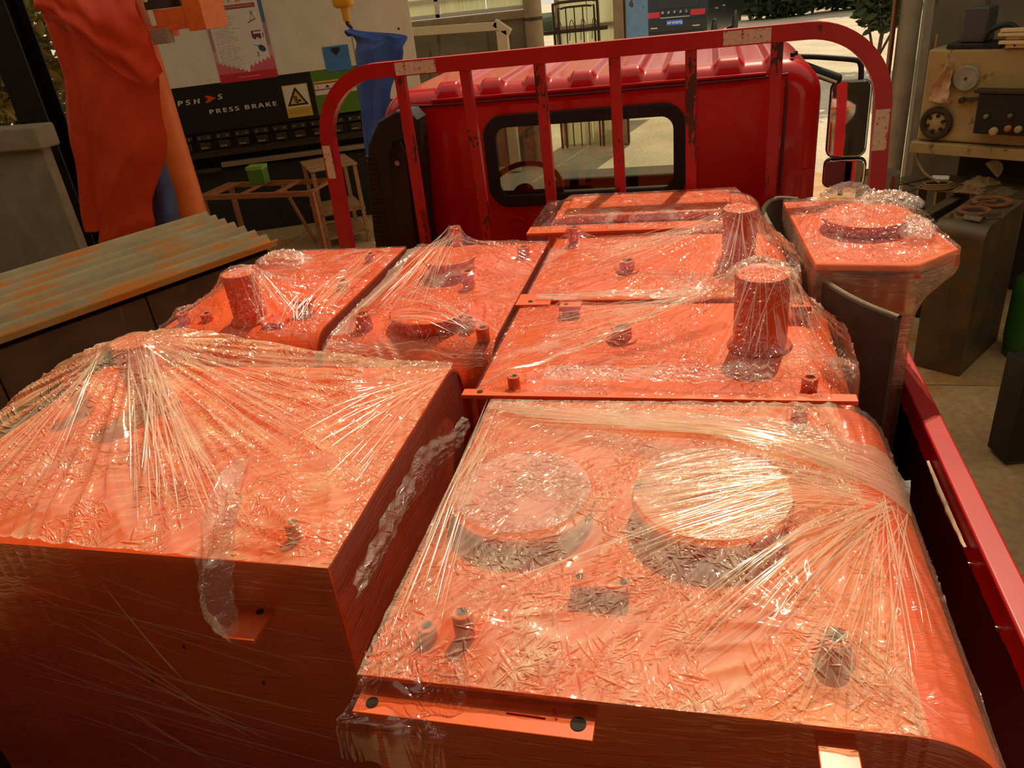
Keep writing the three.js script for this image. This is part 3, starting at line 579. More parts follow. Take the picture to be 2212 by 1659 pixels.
// L: the near one on the left, film drawn up over its pipe
{
  const B = { x0: -1.37, x1: -0.513, z0: -1.425, z1: -0.745, round: 'z0', r: 0.09 };
  const L = tank('orange tank nearest on the left, film drawn up like a tent over its pipe', B);
  const feats = [pipe(L, -1.105, -1.18, 0.042, Y, 0.15), boss(L, -0.591, -0.803, 0.012, Y, 0.03), boss(L, -1.255, -1.15, 0.02, Y, 0.085)];
  tab(L, -0.672, -0.62, -0.75, -0.68, 1.612, [[-0.64, -0.735, 0.006]]);
  for (const [x, y] of [[-0.795, 1.511], [-0.891, 1.415], [-0.669, 1.445]]) {
    const c = wpart(L, 'clip', bx(x - 0.016, x + 0.016, y - 0.012, y + 0.012, -0.768, -0.742, 0.003), M.orange);
    wpart(L, 'bolt_hole', cyl(0.004, 0.004, 0.002, 12).rotateX(Math.PI / 2).translate(x - 0.018, y - 0.004, -0.744), M.hole, null, c);
  }
  const H = wrap(L, { ...B, z0: -1.37, round: '', y: Y, feats, tents: [{ x: -1.105, z: -1.18, h: 1.853, reach: 0.62, p: 1.55 }, { x: -1.255, z: -1.15, h: 1.79, reach: 0.4, p: 1.4 }], turn: 0.9, drop: [0.6, 0.5, 0, 0.2], crumple: 0.002, pleat: 0.0018, radial: 0.009, seed: 11, cell: 0.004, mat: M.filmAmber,
    focus: [{ x: -1.105, z: -1.18, reach: 0.75, n: 26, r0: 0.04 }, { x: -0.52, z: -0.75, reach: 0.3, n: 16, amp: 0.6 }, { x: -0.56, z: -1.3, reach: 0.4, n: 26, amp: 0.5 }] });
  fan(L, [-1.08, -1.17], [-0.85, -0.76], [-0.6, -0.76], 30, H, 0.005); fan(L, [-1.07, -1.18], [-0.53, -0.85], [-0.53, -1.2], 16, H, 0.004); fan(L, [-0.53, -1.32], [-0.75, -1.0], [-0.55, -0.9], 14, H, 0.003); fan(L, [-1.14, -1.16], [-1.26, -0.76], [-1.0, -0.76], 12, H, 0.004);
  { // long folds of film swept across the front
    const list = [];
    for (let k = 0; k < 26; k++) { const y0 = rr(1.25, 1.68), dy = rr(0.06, 0.22), a = rr(-1.27, -0.9), b = rr(-0.85, -0.52), w = 0.0006 + 0.003 * rnd() * rnd(), bend = rr(-0.02, 0.02); list.push(sheet(40, 2, (u, v) => { const e = w * Math.min(1, 5 * Math.min(u, 1 - u) + 0.05); return [mix(a, b, u), y0 - dy * u + bend * Math.sin(Math.PI * u) + (v - 0.5) * 2 * e, -0.735 + (v === 0.5 ? 0.7 * e : 0), v * e, u * 0.6]; })); }
    wpart(L, 'film_strands', merged(list), M.filmStrand, 'long folds in the film on the front').userData.kind = 'stuff';
  }
  // loose flap standing off the front corner
  const lft = [[-0.733, 1.752, -0.946], [-0.71, 1.79, -0.83], [-0.695, 1.742, -0.72], [-0.69, 1.66, -0.69], [-0.66, 1.6, -0.7]], rgt = [[-0.733, 1.754, -0.944], [-0.652, 1.8, -0.8], [-0.64, 1.73, -0.722], [-0.645, 1.67, -0.7], [-0.648, 1.605, -0.695]];
  const cl = new THREE.CatmullRomCurve3(lft.map((p) => V(...p))), cr = new THREE.CatmullRomCurve3(rgt.map((p) => V(...p)));
  wpart(L, 'film_flap', sheet(20, 60, (u, v) => { const a = cl.getPoint(v), b = cr.getPoint(v), p = a.lerp(b, u); const w = 0.012 * Math.sin(u * 6 + v * 7) * Math.sin(Math.PI * u) + 0.006 * noise(u * 6, v * 14); return [p.x, p.y + w, p.z + 0.02 * Math.sin(Math.PI * u) + w, u * 0.08, v * 0.4]; }), M.filmWad, 'loose flap of film standing up');
  wpart(L, 'film_roll', sheet(140, 16, (u, v) => {
    const z = mix(-1.3, -0.74, u), y = mix(1.6, 1.665, smooth(0, 0.5, u)) + 0.01 * noise(z * 6, 2), k = v - 0.5, w = 0.05 * (0.5 + 0.9 * Math.sin(Math.PI * clamp(u * 0.9 + 0.05))) * (1 + 0.3 * noise(z * 9, 7));
    const f = 0.009 * Math.pow(ridge(noise(v * 4 + 0.8 * noise(z * 5, 1), z * 5)), 2) + 0.004 * noise(z * 40, v * 8);
    return [-0.485 + f + 0.012 * Math.sin(Math.PI * v), y + k * w, z, k * w, z];
  }), M.filmWad, 'rolled hem of film');
}
// B: second on the right, with the tall pipe
{
  const B = { x0: -0.432, x1: 0.278, z0: -1.69, z1: -1.24, round: 'x1', r: 0.09 };
  const T = tank('orange tank second from the viewer on the right, tall capped pipe and cracked film', B);
  const feats = [pipe(T, 0.11, -1.47, 0.052, Y, 0.155), boss(T, -0.17, -1.5, 0.022, Y, 0.03, 0.034), lug(T, -0.3, -1.63, 0.05, 0.03, Y, 0.028, [[-0.31, -1.63]]), boss(T, -0.357, -1.275, 0.012, Y, 0.028), boss(T, 0.185, -1.285, 0.014, Y, 0.026), lug(T, 0.2, -1.6, 0.04, 0.03, Y, 0.034, [[0.2, -1.6]])];
  tab(T, -0.455, 0.26, -1.262, -1.236, 1.706, [[-0.42, -1.25, 0.006]]);
  const H = wrap(T, { ...B, z1: -1.246, y: Y, feats, tents: [{ x: 0.11, z: -1.47, h: 1.856, reach: 0.2, p: 1.3 }], turn: 1.4, drop: [0, 0.2, 0.05, 0.25], crumple: 0.0055, pleat: 0.003, radial: 0.007, seed: 21,
    focus: [{ x: 0.11, z: -1.47, reach: 0.55, n: 24, r0: 0.05 }], mask: (x, z) => 1 - 0.85 * smooth(-0.28, -0.15, x) * (1 - smooth(0.02, 0.12, x)) * smooth(-1.62, -1.55, z) * (1 - smooth(-1.36, -1.3, z)) });
  fan(T, [0.06, -1.5], [-0.42, -1.3], [-0.43, -1.6], 18, H); fan(T, [0.13, -1.5], [0.0, -1.26], [0.27, -1.3], 14, H);
  band(T, [-0.42, -1.262], [0.06, -1.62], 0.012, 0.03, H, 0.006);
  band(T, [-0.3, -1.3], [0.12, -1.275], 0.05, 0.03, H, 0.006, M.filmWad);
  wad(T, [0.245, 1.7, -1.36], 0.026); wad(T, [0.19, 1.715, -1.62], 0.035, [1.4, 0.6, 1.2]);
}
// C: third on the right
{
  const B = { x0: -0.43, x1: 0.225, z0: -2.2, z1: -1.72, round: 'x1', r: 0.09 };
  const T = tank('orange tank third from the viewer on the right, film bunched around its pipe', B);
  const feats = [pipe(T, 0.085, -1.97, 0.042, Y, 0.14), boss(T, -0.195, -1.915, 0.02, Y, 0.03, 0.03), boss(T, -0.37, -2.15, 0.015, Y, 0.05)];
  tab(T, -0.445, -0.36, -1.75, -1.68, 1.707, [[-0.41, -1.7, 0.006]]);
  const H = wrap(T, { ...B, y: Y, feats, tents: [{ x: 0.085, z: -1.97, h: 1.841, reach: 0.18, p: 1.3 }], turn: 0.3, drop: [0.1, 0.25, 0.1, 0.3], crumple: 0.0065, pleat: 0.003, radial: 0.008, seed: 31, mask: (x, z) => 1 - smooth(0.0, 0.07, 0.13 - Math.hypot(x + 0.26, (z + 1.85) * 2)), focus: [{ x: 0.085, z: -1.97, reach: 0.55, n: 24, r0: 0.04 }] });
  wad(T, [0.13, 1.725, -1.8], 0.06, [1.1, 0.5, 1.2]); wad(T, [0.185, 1.69, -2.15], 0.022, [1.2, 0.9, 1]); fan(T, [0.05, -1.94], [-0.42, -1.76], [-0.42, -2.1], 20, H); fan(T, [0.1, -1.93], [0.02, -1.74], [0.2, -1.76], 12, H);
  band(T, [-0.4, -1.72], [0.1, -1.72], 0.03, 0.05, H, 0.006);
}
// D: against the headboard, on the right
{
  const B = { x0: -0.475, x1: 0.185, z0: -2.62, z1: -2.29, round: 'x1', r: 0.09 };
  const T = tank('orange tank pushed up to the headboard below the rear window', B);
  tab(T, -0.535, 0.03, -2.32, -2.25, 1.705);
  wpart(T, 'raised_top', metric(bx(-0.44, 0.08, 1.7, 1.728, -2.58, -2.34, 0.014)), M.orange);
  wrap(T, { ...B, x0: -0.53, z1: -2.255, y: Y, feats: [{ x: -0.17, z: -2.46, w: 0.54, d: 0.24, h: 1.73 }, { x: -0.25, z: -2.27, w: 0.54, d: 0.04, h: 1.707 }], turn: 0.1, drop: [0.08, 0.25, 0.1, 0.1], crumple: 0.007, pleat: 0.004, seed: 41, focus: [{ x: -0.53, z: -2.26, reach: 0.3, n: 16 }] });
}
// E: behind the left near tank, pipe with gathered film
{
  const B = { x0: -1.36, x1: -0.905, z0: -2.17, z1: -1.5, round: 'z1', r: 0.08, y: 1.7 };
  const T = tank('orange tank far left beside the corrugated sheet, open pipe and pads on top', B);
  const feats = [pipe(T, -1.13, -1.62, 0.042, Y, 0.13), lug(T, -0.99, -1.655, 0.05, 0.03, Y, 0.04), lug(T, -1.045, -1.59, 0.06, 0.04, Y, 0.012), boss(T, -0.965, -1.83, 0.016, Y, 0.024), boss(T, -0.972, -2.05, 0.016, Y, 0.024), boss(T, -1.315, -1.6, 0.016, Y, 0.03), boss(T, -1.26, -1.62, 0.016, Y, 0.02)];
  const H = wrap(T, { ...B, y: Y, feats, tents: [{ x: -1.13, z: -1.62, h: 1.83, reach: 0.25 }], turn: 0.5, drop: [0.3, 0.3, 0.05, 0.2], crumple: 0.004, pleat: 0.003, radial: 0.009, seed: 51, focus: [{ x: -1.13, z: -1.62, reach: 0.45, n: 24, r0: 0.04 }, { x: -0.99, z: -1.655, reach: 0.3, n: 18, amp: 0.8 }] });
  fan(T, [-1.1, -1.62], [-1.05, -1.5], [-0.93, -1.56], 14, H); fan(T, [-0.985, -1.66], [-1.0, -1.5], [-0.92, -1.54], 8, H); fan(T, [-0.93, -1.55], [-1.0, -2.14], [-0.92, -2.14], 16, H);
  wad(T, [-1.27, 1.71, -2.06], 0.045, [1.6, 0.5, 1]);
}
// F: middle, two round covers, film pulled to a peak
{
  const B = { x0: -0.86, x1: -0.452, z0: -2.17, z1: -1.435, round: 'z1', r: 0.09 };
  const T = tank('orange tank in the middle of the bed, crumpled film over two small round covers', B);
  const feats = [cover(T, -0.632, -1.6, 0.098, Y, 0.036), cover(T, -0.68, -1.93, 0.075, Y, 0.05), boss(T, -0.525, -1.55, 0.016, Y, 0.03), boss(T, -0.478, -1.5, 0.015, Y, 0.03), boss(T, -0.6, -1.82, 0.016, Y, 0.045), boss(T, -0.79, -1.56, 0.02, Y, 0.04), boss(T, -0.72, -2.13, 0.015, Y, 0.07), boss(T, -0.5, -2.05, 0.018, Y, 0.03)];
  const H = wrap(T, { ...B, y: Y, feats, turn: 0.4, drop: [0.3, 0.3, 0.1, 0.3], crumple: 0.006, pleat: 0.0035, radial: 0.007, seed: 61, focus: [{ x: -0.72, z: -2.13, reach: 0.4, n: 20 }, { x: -0.478, z: -1.5, reach: 0.25, n: 16 }, { x: -0.79, z: -1.56, reach: 0.3, n: 16 }] });
  fan(T, [-0.72, -2.13], [-0.84, -1.5], [-0.6, -1.5], 18, H); fan(T, [-0.478, -1.5], [-0.84, -1.5], [-0.8, -1.8], 10, H);
  band(T, [-0.855, -1.46], [-0.47, -1.45], 0.05, 0.02, H, 0.005);
  band(T, [-0.84, -2.1], [-0.82, -1.5], 0.05, 0.06, H, 0.005);
}
// G: tall one on the right behind the rubber sheet, top plate wider than its body
{
  const root = thing('steel_tank', 'tall orange tank at the right bed side, wide wrapped plate on top', 'tank', [0.4, 0.88, -2.15], 0, TANKS);
  wpart(root, 'body', metric(bx(0.275, 0.5, 0.88, 1.66, -2.44, -1.93, 0.02)), M.orange);
  const poly = [[0.236, -2.478], [0.268, -1.92], [0.47, -1.895], [0.495, -1.9], [0.605, -2.005], [0.57, -2.31], [0.42, -2.47]];
  const shp = new THREE.Shape(poly.map(([x, z]) => new THREE.Vector2(x, -z)));
  wpart(root, 'top_plate', metric(new THREE.ExtrudeGeometry(shp, { depth: 0.012, bevelEnabled: true, bevelSize: 0.002, bevelThickness: 0.002, bevelSegments: 1 }).rotateX(-Math.PI / 2).translate(0, 1.69, 0)), M.orange);
  wpart(root, 'side_tab', metric(bar([0.5, 1.675, -2.0], [0.6, 1.675, -2.02], 0.03, 0.07, 0.002)), M.orange);
  wpart(root, 'corner_lug', metric(bx(0.455, 0.5, 1.672, 1.682, -1.95, -1.89, 0.002)), M.orange);
  const c = cover(root, 0.425, -2.2, 0.115, 1.705, 0.035);
  const inside = (x, z) => { let k = false; for (let i = 0, j = poly.length - 1; i < poly.length; j = i++) { const [xi, zi] = poly[i], [xj, zj] = poly[j]; if ((zi > z) !== (zj > z) && x < (xj - xi) * (z - zi) / (zj - zi) + xi) k = !k; } return k; };
  // film as a fan of rings from the middle of the plate out to its edge and down the body
  const mid = [0.42, -2.18], N = 220, edge = (a) => { let s = 0.02; while (inside(mid[0] + Math.cos(a) * s, mid[1] + Math.sin(a) * s) && s < 0.6) s += 0.003; return s; }, es = [];
  for (let i = 0; i <= N; i++) es.push(edge(i / N * Math.PI * 2));
  const topf = sheet(N, 70, (u, v) => {
    const a = u * Math.PI * 2, R = es[Math.round(u * N)] * (1 - v), x = mid[0] + Math.cos(a) * R, z = mid[1] + Math.sin(a) * R, dc = Math.hypot(x - c.x, z - c.z);
    let h = 1.7075 + 0.036 * (1 - smooth(0.112, 0.2, dc));
    h += 0.006 * Math.pow(ridge(noise(x * 30, z * 30 + noise(x * 18, z * 18))), 2.5) * smooth(-0.3, 0.3, noise(x * 7 + 3, z * 7)) + 0.003 * Math.pow(ridge(noise(x * 66, z * 66)), 2) + 0.004 * Math.pow(ridge(noise(x * 40 + z * 20, z * 6)), 3);
    return [x, h, z, x, z];
  });
  wpart(root, 'stretch_film', topf, M.film, 'clear crinkled stretch film');
  const skirt = sheet(N, 60, (u, v) => {
    const a = -u * Math.PI * 2, i = Math.round((1 - u) * N), R0 = es[i] + 0.003, ex = mid[0] + Math.cos(a) * R0, ez = mid[1] + Math.sin(a) * R0;
    const bxx = clamp(ex, 0.272, 0.503), bzz = clamp(ez, -2.443, -1.925), t = smooth(0.06, 0.3, v), yy = 1.71 - v * 0.62;
    const p = 0.006 * Math.pow(ridge(noise(u * 46, v * 3)), 3) * smooth(0.02, 0.1, v) * (1 - 0.5 * t);
    return [mix(ex, bxx, t) + Math.cos(a) * (p + 0.003), yy, mix(ez, bzz, t) + Math.sin(a) * (p + 0.003), v * 0.62, u * 1.6];
  });
  wpart(root, 'stretch_film', skirt, M.filmStreak, 'clear stretch film drawn in under the plate');
  wad(root, [0.5, 1.73, -2.34], 0.05, [1.5, 0.5, 1.2]); wad(root, [0.42, 1.73, -2.46], 0.04, [1.5, 0.6, 0.8]); wad(root, [0.53, 1.725, -2.13], 0.035, [1.2, 0.5, 2]);
}
// dark rubber sheet standing on edge between the right-hand tanks and the tall one
{
  const pts = [[0.3, -2.66], [0.235, -2.68], [0.195, -2.6], [0.187, -2.485], [0.215, -2.24], [0.259, -2.05], [0.305, -1.89], [0.359, -1.775], [0.42, -1.69]];
  const c = new THREE.CatmullRomCurve3(pts.map(([x, z]) => V(x, 0, z)));
  const root = thing('rubber_sheet', 'dark grey rubber sheet standing on edge in a curve beside the tall tank', 'rubber sheet', [0.3, 0.88, -2.1]);
  wpart(root, 'mat', metric(thick(90, 20, (u, v) => { const p = c.getPoint(u); return [p.x + 0.02 * v * u, 1.66 - v * 0.78, p.z - 0.1 * v * u * u]; }, 0.012)), std({ map: texture(256, (u, v) => mix3(hex(0x4a4238), hex(0x5c5346), clamp(0.5 + fbm(u * 20, v * 20, 3, 20, 20)))), roughness: 0.85 }));
  wpart(root, 'frayed_edge', tubeAlong(pts.map(([x, z]) => [x - 0.003, 1.66, z]), 0.0075, 90, 6), std({ color: 0x9a8e72, roughness: 0.95, bumpMap: grainTex, bumpScale: 0.004 }), 'pale cut edge');
}
// ---------------------------------------------------------------- left bay
M.cream = std({ map: texture(512, (u, v) => { const n = fbm(u * 4, v * 4, 4, 4, 4), s = fbm(u * 50, v * 50, 2, 50, 50); return mul3(mix3(hex(0xd8cdb2), hex(0xe6dcc4), clamp(0.5 + n)), 1 + 0.06 * s); }), roughness: 0.55 });
M.dark = std({ map: texture(256, (u, v) => mix3(hex(0x14100d), hex(0x241d17), clamp(0.5 + fbm(u * 8, v * 8, 4, 8, 8)))), roughness: 0.55 });
M.darkSteel = std({ map: texture(256, (u, v) => mix3(hex(0x352b22), hex(0x54442f), clamp(0.5 + fbm(u * 8, v * 8, 4, 8, 8)))), roughness: 0.5, metalness: 0.4 });
M.oiledSteel = std({ color: 0xa08a6a, roughness: 0.4, metalness: 0.5 });
M.green = std({ color: 0x54781c, roughness: 0.5 });
M.craneOrange = std({ map: texture(256, (u, v) => mix3(hex(0xd9601c), hex(0xe87630), clamp(0.5 + fbm(u * 6, v * 6, 4, 6, 6)))), roughness: 0.45 });
const woodTex = texture(512, (u, v) => { const g = fbm(u * 3 + 0.4 * fbm(u * 3, v * 3, 2, 3, 3), v * 40, 4, 3, 40); return mix3(hex(0x8a5e34), hex(0xbf905a), clamp(0.5 + g)); });
M.wood = std({ map: woodTex, roughness: 0.75 });
M.paleWood = std({ map: texture(512, (u, v) => mix3(hex(0xd9b478), hex(0xf0d6a4), clamp(0.5 + fbm(u * 3, v * 36, 4, 3, 36)))), roughness: 0.7 });
M.plywood = std({ map: texture(512, (u, v) => { const n = fbm(u * 3, v * 9, 5, 3, 9); return mix3(mix3(hex(0x4a3222), hex(0x6a4a30), clamp(0.5 + n)), hex(0x8a6a48), smooth(0.3, 0.5, fbm(u * 24, v * 4, 3, 24, 4)) * 0.5); }), roughness: 0.85 });

function canvasTex(w, h, draw) {
  const c = document.createElement('canvas'); c.width = w; c.height = h;
  draw(c.getContext('2d'), w, h);
  const t = new THREE.CanvasTexture(c); t.colorSpace = THREE.SRGBColorSpace; t.magFilter = THREE.LinearFilter;
  return t;
}
// flat printed board, front face x0..x1, y0..y1 at z with uv 0..1
function board(x0, x1, y0, y1, z0, z1) {
  const g = new THREE.BoxGeometry(x1 - x0, y1 - y0, z1 - z0).translate((x0 + x1) / 2, (y0 + y1) / 2, (z0 + z1) / 2);
  return g;
}
// press brake, seen from the front
{
  const B = thing('press_brake', 'large press brake with cream upper panel, black name band and row of tool clamps', 'machine', [-5.73, 0, -8.0], 0.361);
  part(B, 'upper_panel', metric(bx(-0.9, 2.03, 1.7, 3.4, -0.3, 0, 0.004)), M.cream);
  part(B, 'upper_panel', metric(bx(2.036, 2.71, 1.3, 3.4, -0.3, 0.01, 0.004)), M.cream);
  for (const [s, y] of [[2.2, 2.0], [2.56, 2.02]]) part(B, 'screw', cyl(0.012, 0.012, 0.01, 10).rotateX(Math.PI / 2).translate(s, y, 0.012), M.black);
  const bandMat = std({ roughness: 0.45, map: canvasTex(2048, 512, (g, w, h) => {
    g.fillStyle = '#0f0c0a'; g.fillRect(0, 0, w, h);
    const S = w / 2.4, X = (s) => (s + 0.9) * S, Yy = (y) => h - (y - 1.2) / 0.5 * h;
    g.fillStyle = '#d8c8a8';
    const text = (str, s0, y0, size, sk, sp) => { g.save(); g.translate(X(s0), Yy(y0)); g.transform(1, 0, sk, 1, 0, 0); g.scale(1.35, 1); g.font = 'bold ' + size + 'px sans-serif'; let x = 0; for (const ch of str) { g.fillText(ch, x, 0); x += g.measureText(ch).width + sp; } g.restore(); };
    text('PSH', -0.02, 1.515, 74, -0.2, 14); text('S', 0.43, 1.532, 74, -0.2, 14); text('PRESS BRAKE', 0.3, 1.39, 66, 0, 7.5);
    g.fillStyle = '#d8431c'; g.beginPath(); g.moveTo(X(0.3), Yy(1.585)); g.lineTo(X(0.345), Yy(1.585)); g.lineTo(X(0.42), Yy(1.55)); g.lineTo(X(0.33), Yy(1.51)); g.lineTo(X(0.29), Yy(1.51)); g.lineTo(X(0.33), Yy(1.55)); g.fill();
  }) });
  part(B, 'name_band', board(-0.9, 1.5, 1.2, 1.7, -0.3, -0.004), bandMat, 'black band with white lettering');
  part(B, 'green_panel', bx(1.5, 2.3, 1.22, 1.7, -0.3, -0.002), M.green);
  part(B, 'instruction_sticker', board(1.515, 1.98, 1.44, 1.585, -0.002, 0.001), std({ roughness: 0.5, map: canvasTex(512, 160, (g, w, h) => { g.fillStyle = '#d9d0bc'; g.fillRect(0, 0, w, h); g.fillStyle = '#d9b43a'; g.fillRect(0, 0, w, 18); g.fillStyle = '#a8302a'; g.fillRect(0, 18, w, 16); g.fillRect(0, 92, w, 14); g.fillStyle = '#2a2420'; g.font = 'bold 44px sans-serif'; g.fillText('L', 30, 82); g.beginPath(); g.moveTo(130, 82); g.lineTo(160, 46); g.lineTo(190, 82); g.fill(); g.fillRect(240, 60, 36, 22); }) }), 'white strip with small pictograms');
  part(B, 'warning_sign', board(1.155, 1.44, 1.238, 1.586, -0.004, 0.002), std({ roughness: 0.5, map: canvasTex(256, 320, (g, w, h) => {
    g.fillStyle = '#c9a02c'; g.fillRect(0, 0, w, h); g.fillStyle = '#d8ccb0'; g.fillRect(8, 8, w - 16, 216);
    g.fillStyle = '#191510'; g.beginPath(); g.moveTo(128, 22); g.lineTo(236, 206); g.lineTo(20, 206); g.fill();
    g.fillStyle = '#c9a02c'; g.beginPath(); g.moveTo(128, 60); g.lineTo(204, 188); g.lineTo(52, 188); g.fill();
    g.fillStyle = '#191510'; for (const [x, y, r] of [[112, 128, 18], [124, 164, 20], [154, 160, 12]]) { g.beginPath(); g.arc(x, y, r, 0, 7); g.fill(); }
    g.fillStyle = '#c9a02c'; for (const [x, y, r] of [[112, 128, 7], [124, 164, 8]]) { g.beginPath(); g.arc(x, y, r, 0, 7); g.fill(); }
    g.fillStyle = '#b8902a'; for (let i = 0; i < 5; i++) g.fillRect(30 + i * 40, 246, 30, 40);
  }) }), 'yellow gear hazard sign with black triangle');
  part(B, 'ram_beam', metric(bx(-0.9, 2.5, 0.98, 1.2, -0.28, -0.05, 0.006)), M.dark);
  for (let i = 0; i < 12; i++) {
    const s = -0.12 + i * 0.215, c = part(B, 'tool_clamp', merged([bx(s, s + 0.165, 1.12, 1.175, -0.05, 0.02), bx(s + 0.02, s + 0.14, 1.02, 1.1, -0.05, 0.045)]), M.darkSteel);
    for (const k of [0.03, 0.13]) part(c, 'bolt', cyl(0.012, 0.012, 0.012, 8).rotateX(Math.PI / 2).translate(s + k, 1.148, 0.024), M.oiledSteel);
    part(c, 'wedge', bx(s + 0.03, s + 0.11, 1.035, 1.05, 0.04, 0.065), M.oiledSteel);
  }
  part(B, 'punch', bx(-0.9, 2.5, 0.92, 1.0, -0.12, -0.02, 0.004), M.darkSteel);
  part(B, 'die_rail', metric(bx(0.3, 2.4, 0.81, 0.86, 0.0, 0.09, 0.004)), M.oiledSteel);
  part(B, 'die_rail', metric(bx(-0.9, 0.28, 0.77, 0.81, 0.0, 0.09, 0.004)), M.darkSteel);
  part(B, 'light_leak_plate', metric(bx(-0.9, 2.5, 0.7, 1.3, -0.34, -0.3, 0.004)), M.dark);  // dark plate added to block bright ground showing through the gap
  part(B, 'lower_bed', metric(bx(-0.9, 2.5, 0, 0.77, -0.3, -0.02, 0.006)), M.dark);
  part(B, 'side_frame', metric(bx(2.45, 2.71, 0, 1.3, -1.2, 0.0, 0.006)), M.dark);
  // poster, blue board
  const at = (s, y, z) => V(s, y, z).applyAxisAngle(V(0, 1, 0), 0.361).add(V(-5.73, 0, -8.0)).toArray();
  const posterMat = std({ roughness: 0.6, map: canvasTex(700, 1040, (g, w, h) => {
    g.fillStyle = '#e4d6c4'; g.fillRect(0, 0, w, h);
    g.fillStyle = '#4d6f92'; g.fillRect(0, 0, 40, 420); g.fillRect(w - 46, 0, 46, 420); g.fillStyle = '#a9848c'; g.fillRect(0, 420, 40, 260); g.fillRect(w - 46, 420, 46, 260); g.fillStyle = '#d7969a'; g.fillRect(0, 680, 40, 160); g.fillRect(w - 46, 680, 46, 160);
    const glyph = (x, y, s, c) => { g.strokeStyle = c; g.lineWidth = Math.max(1, s * 0.12); for (let k = 0; k < 4; k++) { g.beginPath(); const a = rnd(); if (a < 0.5) { const yy = y + s * rr(0.05, 0.95); g.moveTo(x, yy); g.lineTo(x + s * 0.85, yy); } else { const xx = x + s * rr(0.1, 0.8); g.moveTo(xx, y); g.lineTo(xx + s * rr(-0.15, 0.15), y + s); } g.stroke(); } };
    for (let i = 0; i < 4; i++) glyph(70 + i * 78, 112, 64, '#c83a38');
    for (let i = 0; i < 8; i++) glyph(400 + i * 26, 140, 20, '#8a5a44');
    g.fillStyle = '#e08a6a'; g.beginPath(); g.moveTo(395, 176); g.lineTo(430, 110); g.lineTo(465, 176); g.fill();
    g.fillStyle = '#9c3a3c'; g.fillRect(56, 200, 560, 48); for (let i = 0; i < 19; i++) glyph(84 + i * 27, 212, 22, '#e4d6c4');
    const row = (y, x0, n, c) => { for (let i = 0; i < n; i++) if (rnd() < 0.9) glyph(x0 + i * 15, y, 12, c); };
    row(290, 64, 8, '#b8403c'); for (let k = 0; k < 14; k++) row(314 + k * 22, 64 + (k % 3 ? 0 : 24), 12 + Math.floor(rnd() * 10), '#6a5c50');
    row(632, 64, 14, '#b8403c'); for (let k = 0; k < 12; k++) row(656 + k * 20, 64 + (k % 3 ? 0 : 24), 12 + Math.floor(rnd() * 10), '#6a5c50');
    g.strokeStyle = '#3f5a52'; g.lineWidth = 12; g.beginPath(); g.moveTo(490, 410); g.lineTo(590, 372); g.stroke(); g.lineWidth = 6; g.beginPath(); g.moveTo(520, 396); g.lineTo(556, 300); g.lineTo(580, 376); g.moveTo(548, 320); g.lineTo(540, 280); g.moveTo(556, 320); g.lineTo(570, 284); g.stroke();
    g.fillStyle = '#6a2c40'; g.fillRect(500, 500, 22, 80); g.fillRect(500, 500, 116, 12); g.fillRect(512, 536, 96, 40); g.beginPath(); g.arc(530, 580, 16, 0, 7); g.arc(592, 580, 16, 0, 7); g.fill(); g.fillStyle = '#3c3a66'; g.fillRect(628, 530, 10, 52);
    g.fillStyle = '#2c4a5c'; g.beginPath(); g.ellipse(585, 700, 48, 34, 0.7, 0, 7); g.fill(); g.strokeStyle = '#2c4a5c'; g.lineWidth = 7; g.beginPath(); g.moveTo(555, 675); g.lineTo(500, 655); g.moveTo(515, 730); g.lineTo(535, 790); g.moveTo(540, 735); g.lineTo(512, 790); g.stroke();
    g.fillStyle = '#c8232e'; g.fillRect(0, h - 96, w, 96); g.fillStyle = '#d2606a';
    g.beginPath(); g.moveTo(0, h - 96); g.lineTo(0, h - 250); for (let i = 0; i <= 14; i++) g.lineTo(i * w / 28, h - 250 + i * 9 + (i % 2) * 26); g.lineTo(w / 2, h - 96); g.fill();
    g.beginPath(); g.moveTo(w * 0.55, h - 96); for (let i = 0; i <= 12; i++) g.lineTo(w * 0.55 + i * w * 0.45 / 12, h - 130 - i * 8 - (i % 2) * 42); g.lineTo(w, h - 96); g.fill();
    g.fillStyle = '#e08a90'; for (let i = 0; i < 12; i++) g.fillRect(230 + i * 22, h - 52, 15, 12);
  }) });
  single('safety_poster', board(-0.315, 0.315, 0, 0.94, 0, 0.0015), posterMat, 'tall white safety poster with red foot, stuck on the cream machine panel', 'poster', at(0.835, 1.688, 0.003), 0.361);
  const bb = thing('notice_board', 'small blue board clipped to the cream machine panel', 'notice board', at(1.83, 1.67, 0.003), 0.361);
  part(bb, 'sheet', bx(-0.143, 0.143, 0, 0.257, 0, 0.004, 0.001), std({ color: 0x3f78b0, roughness: 0.5 }));
  part(bb, 'clip', merged([bx(-0.045, 0.045, 0.2, 0.24, 0.004, 0.02), bx(-0.02, 0.02, 0.17, 0.2, 0.004, 0.016)]), M.black);
}
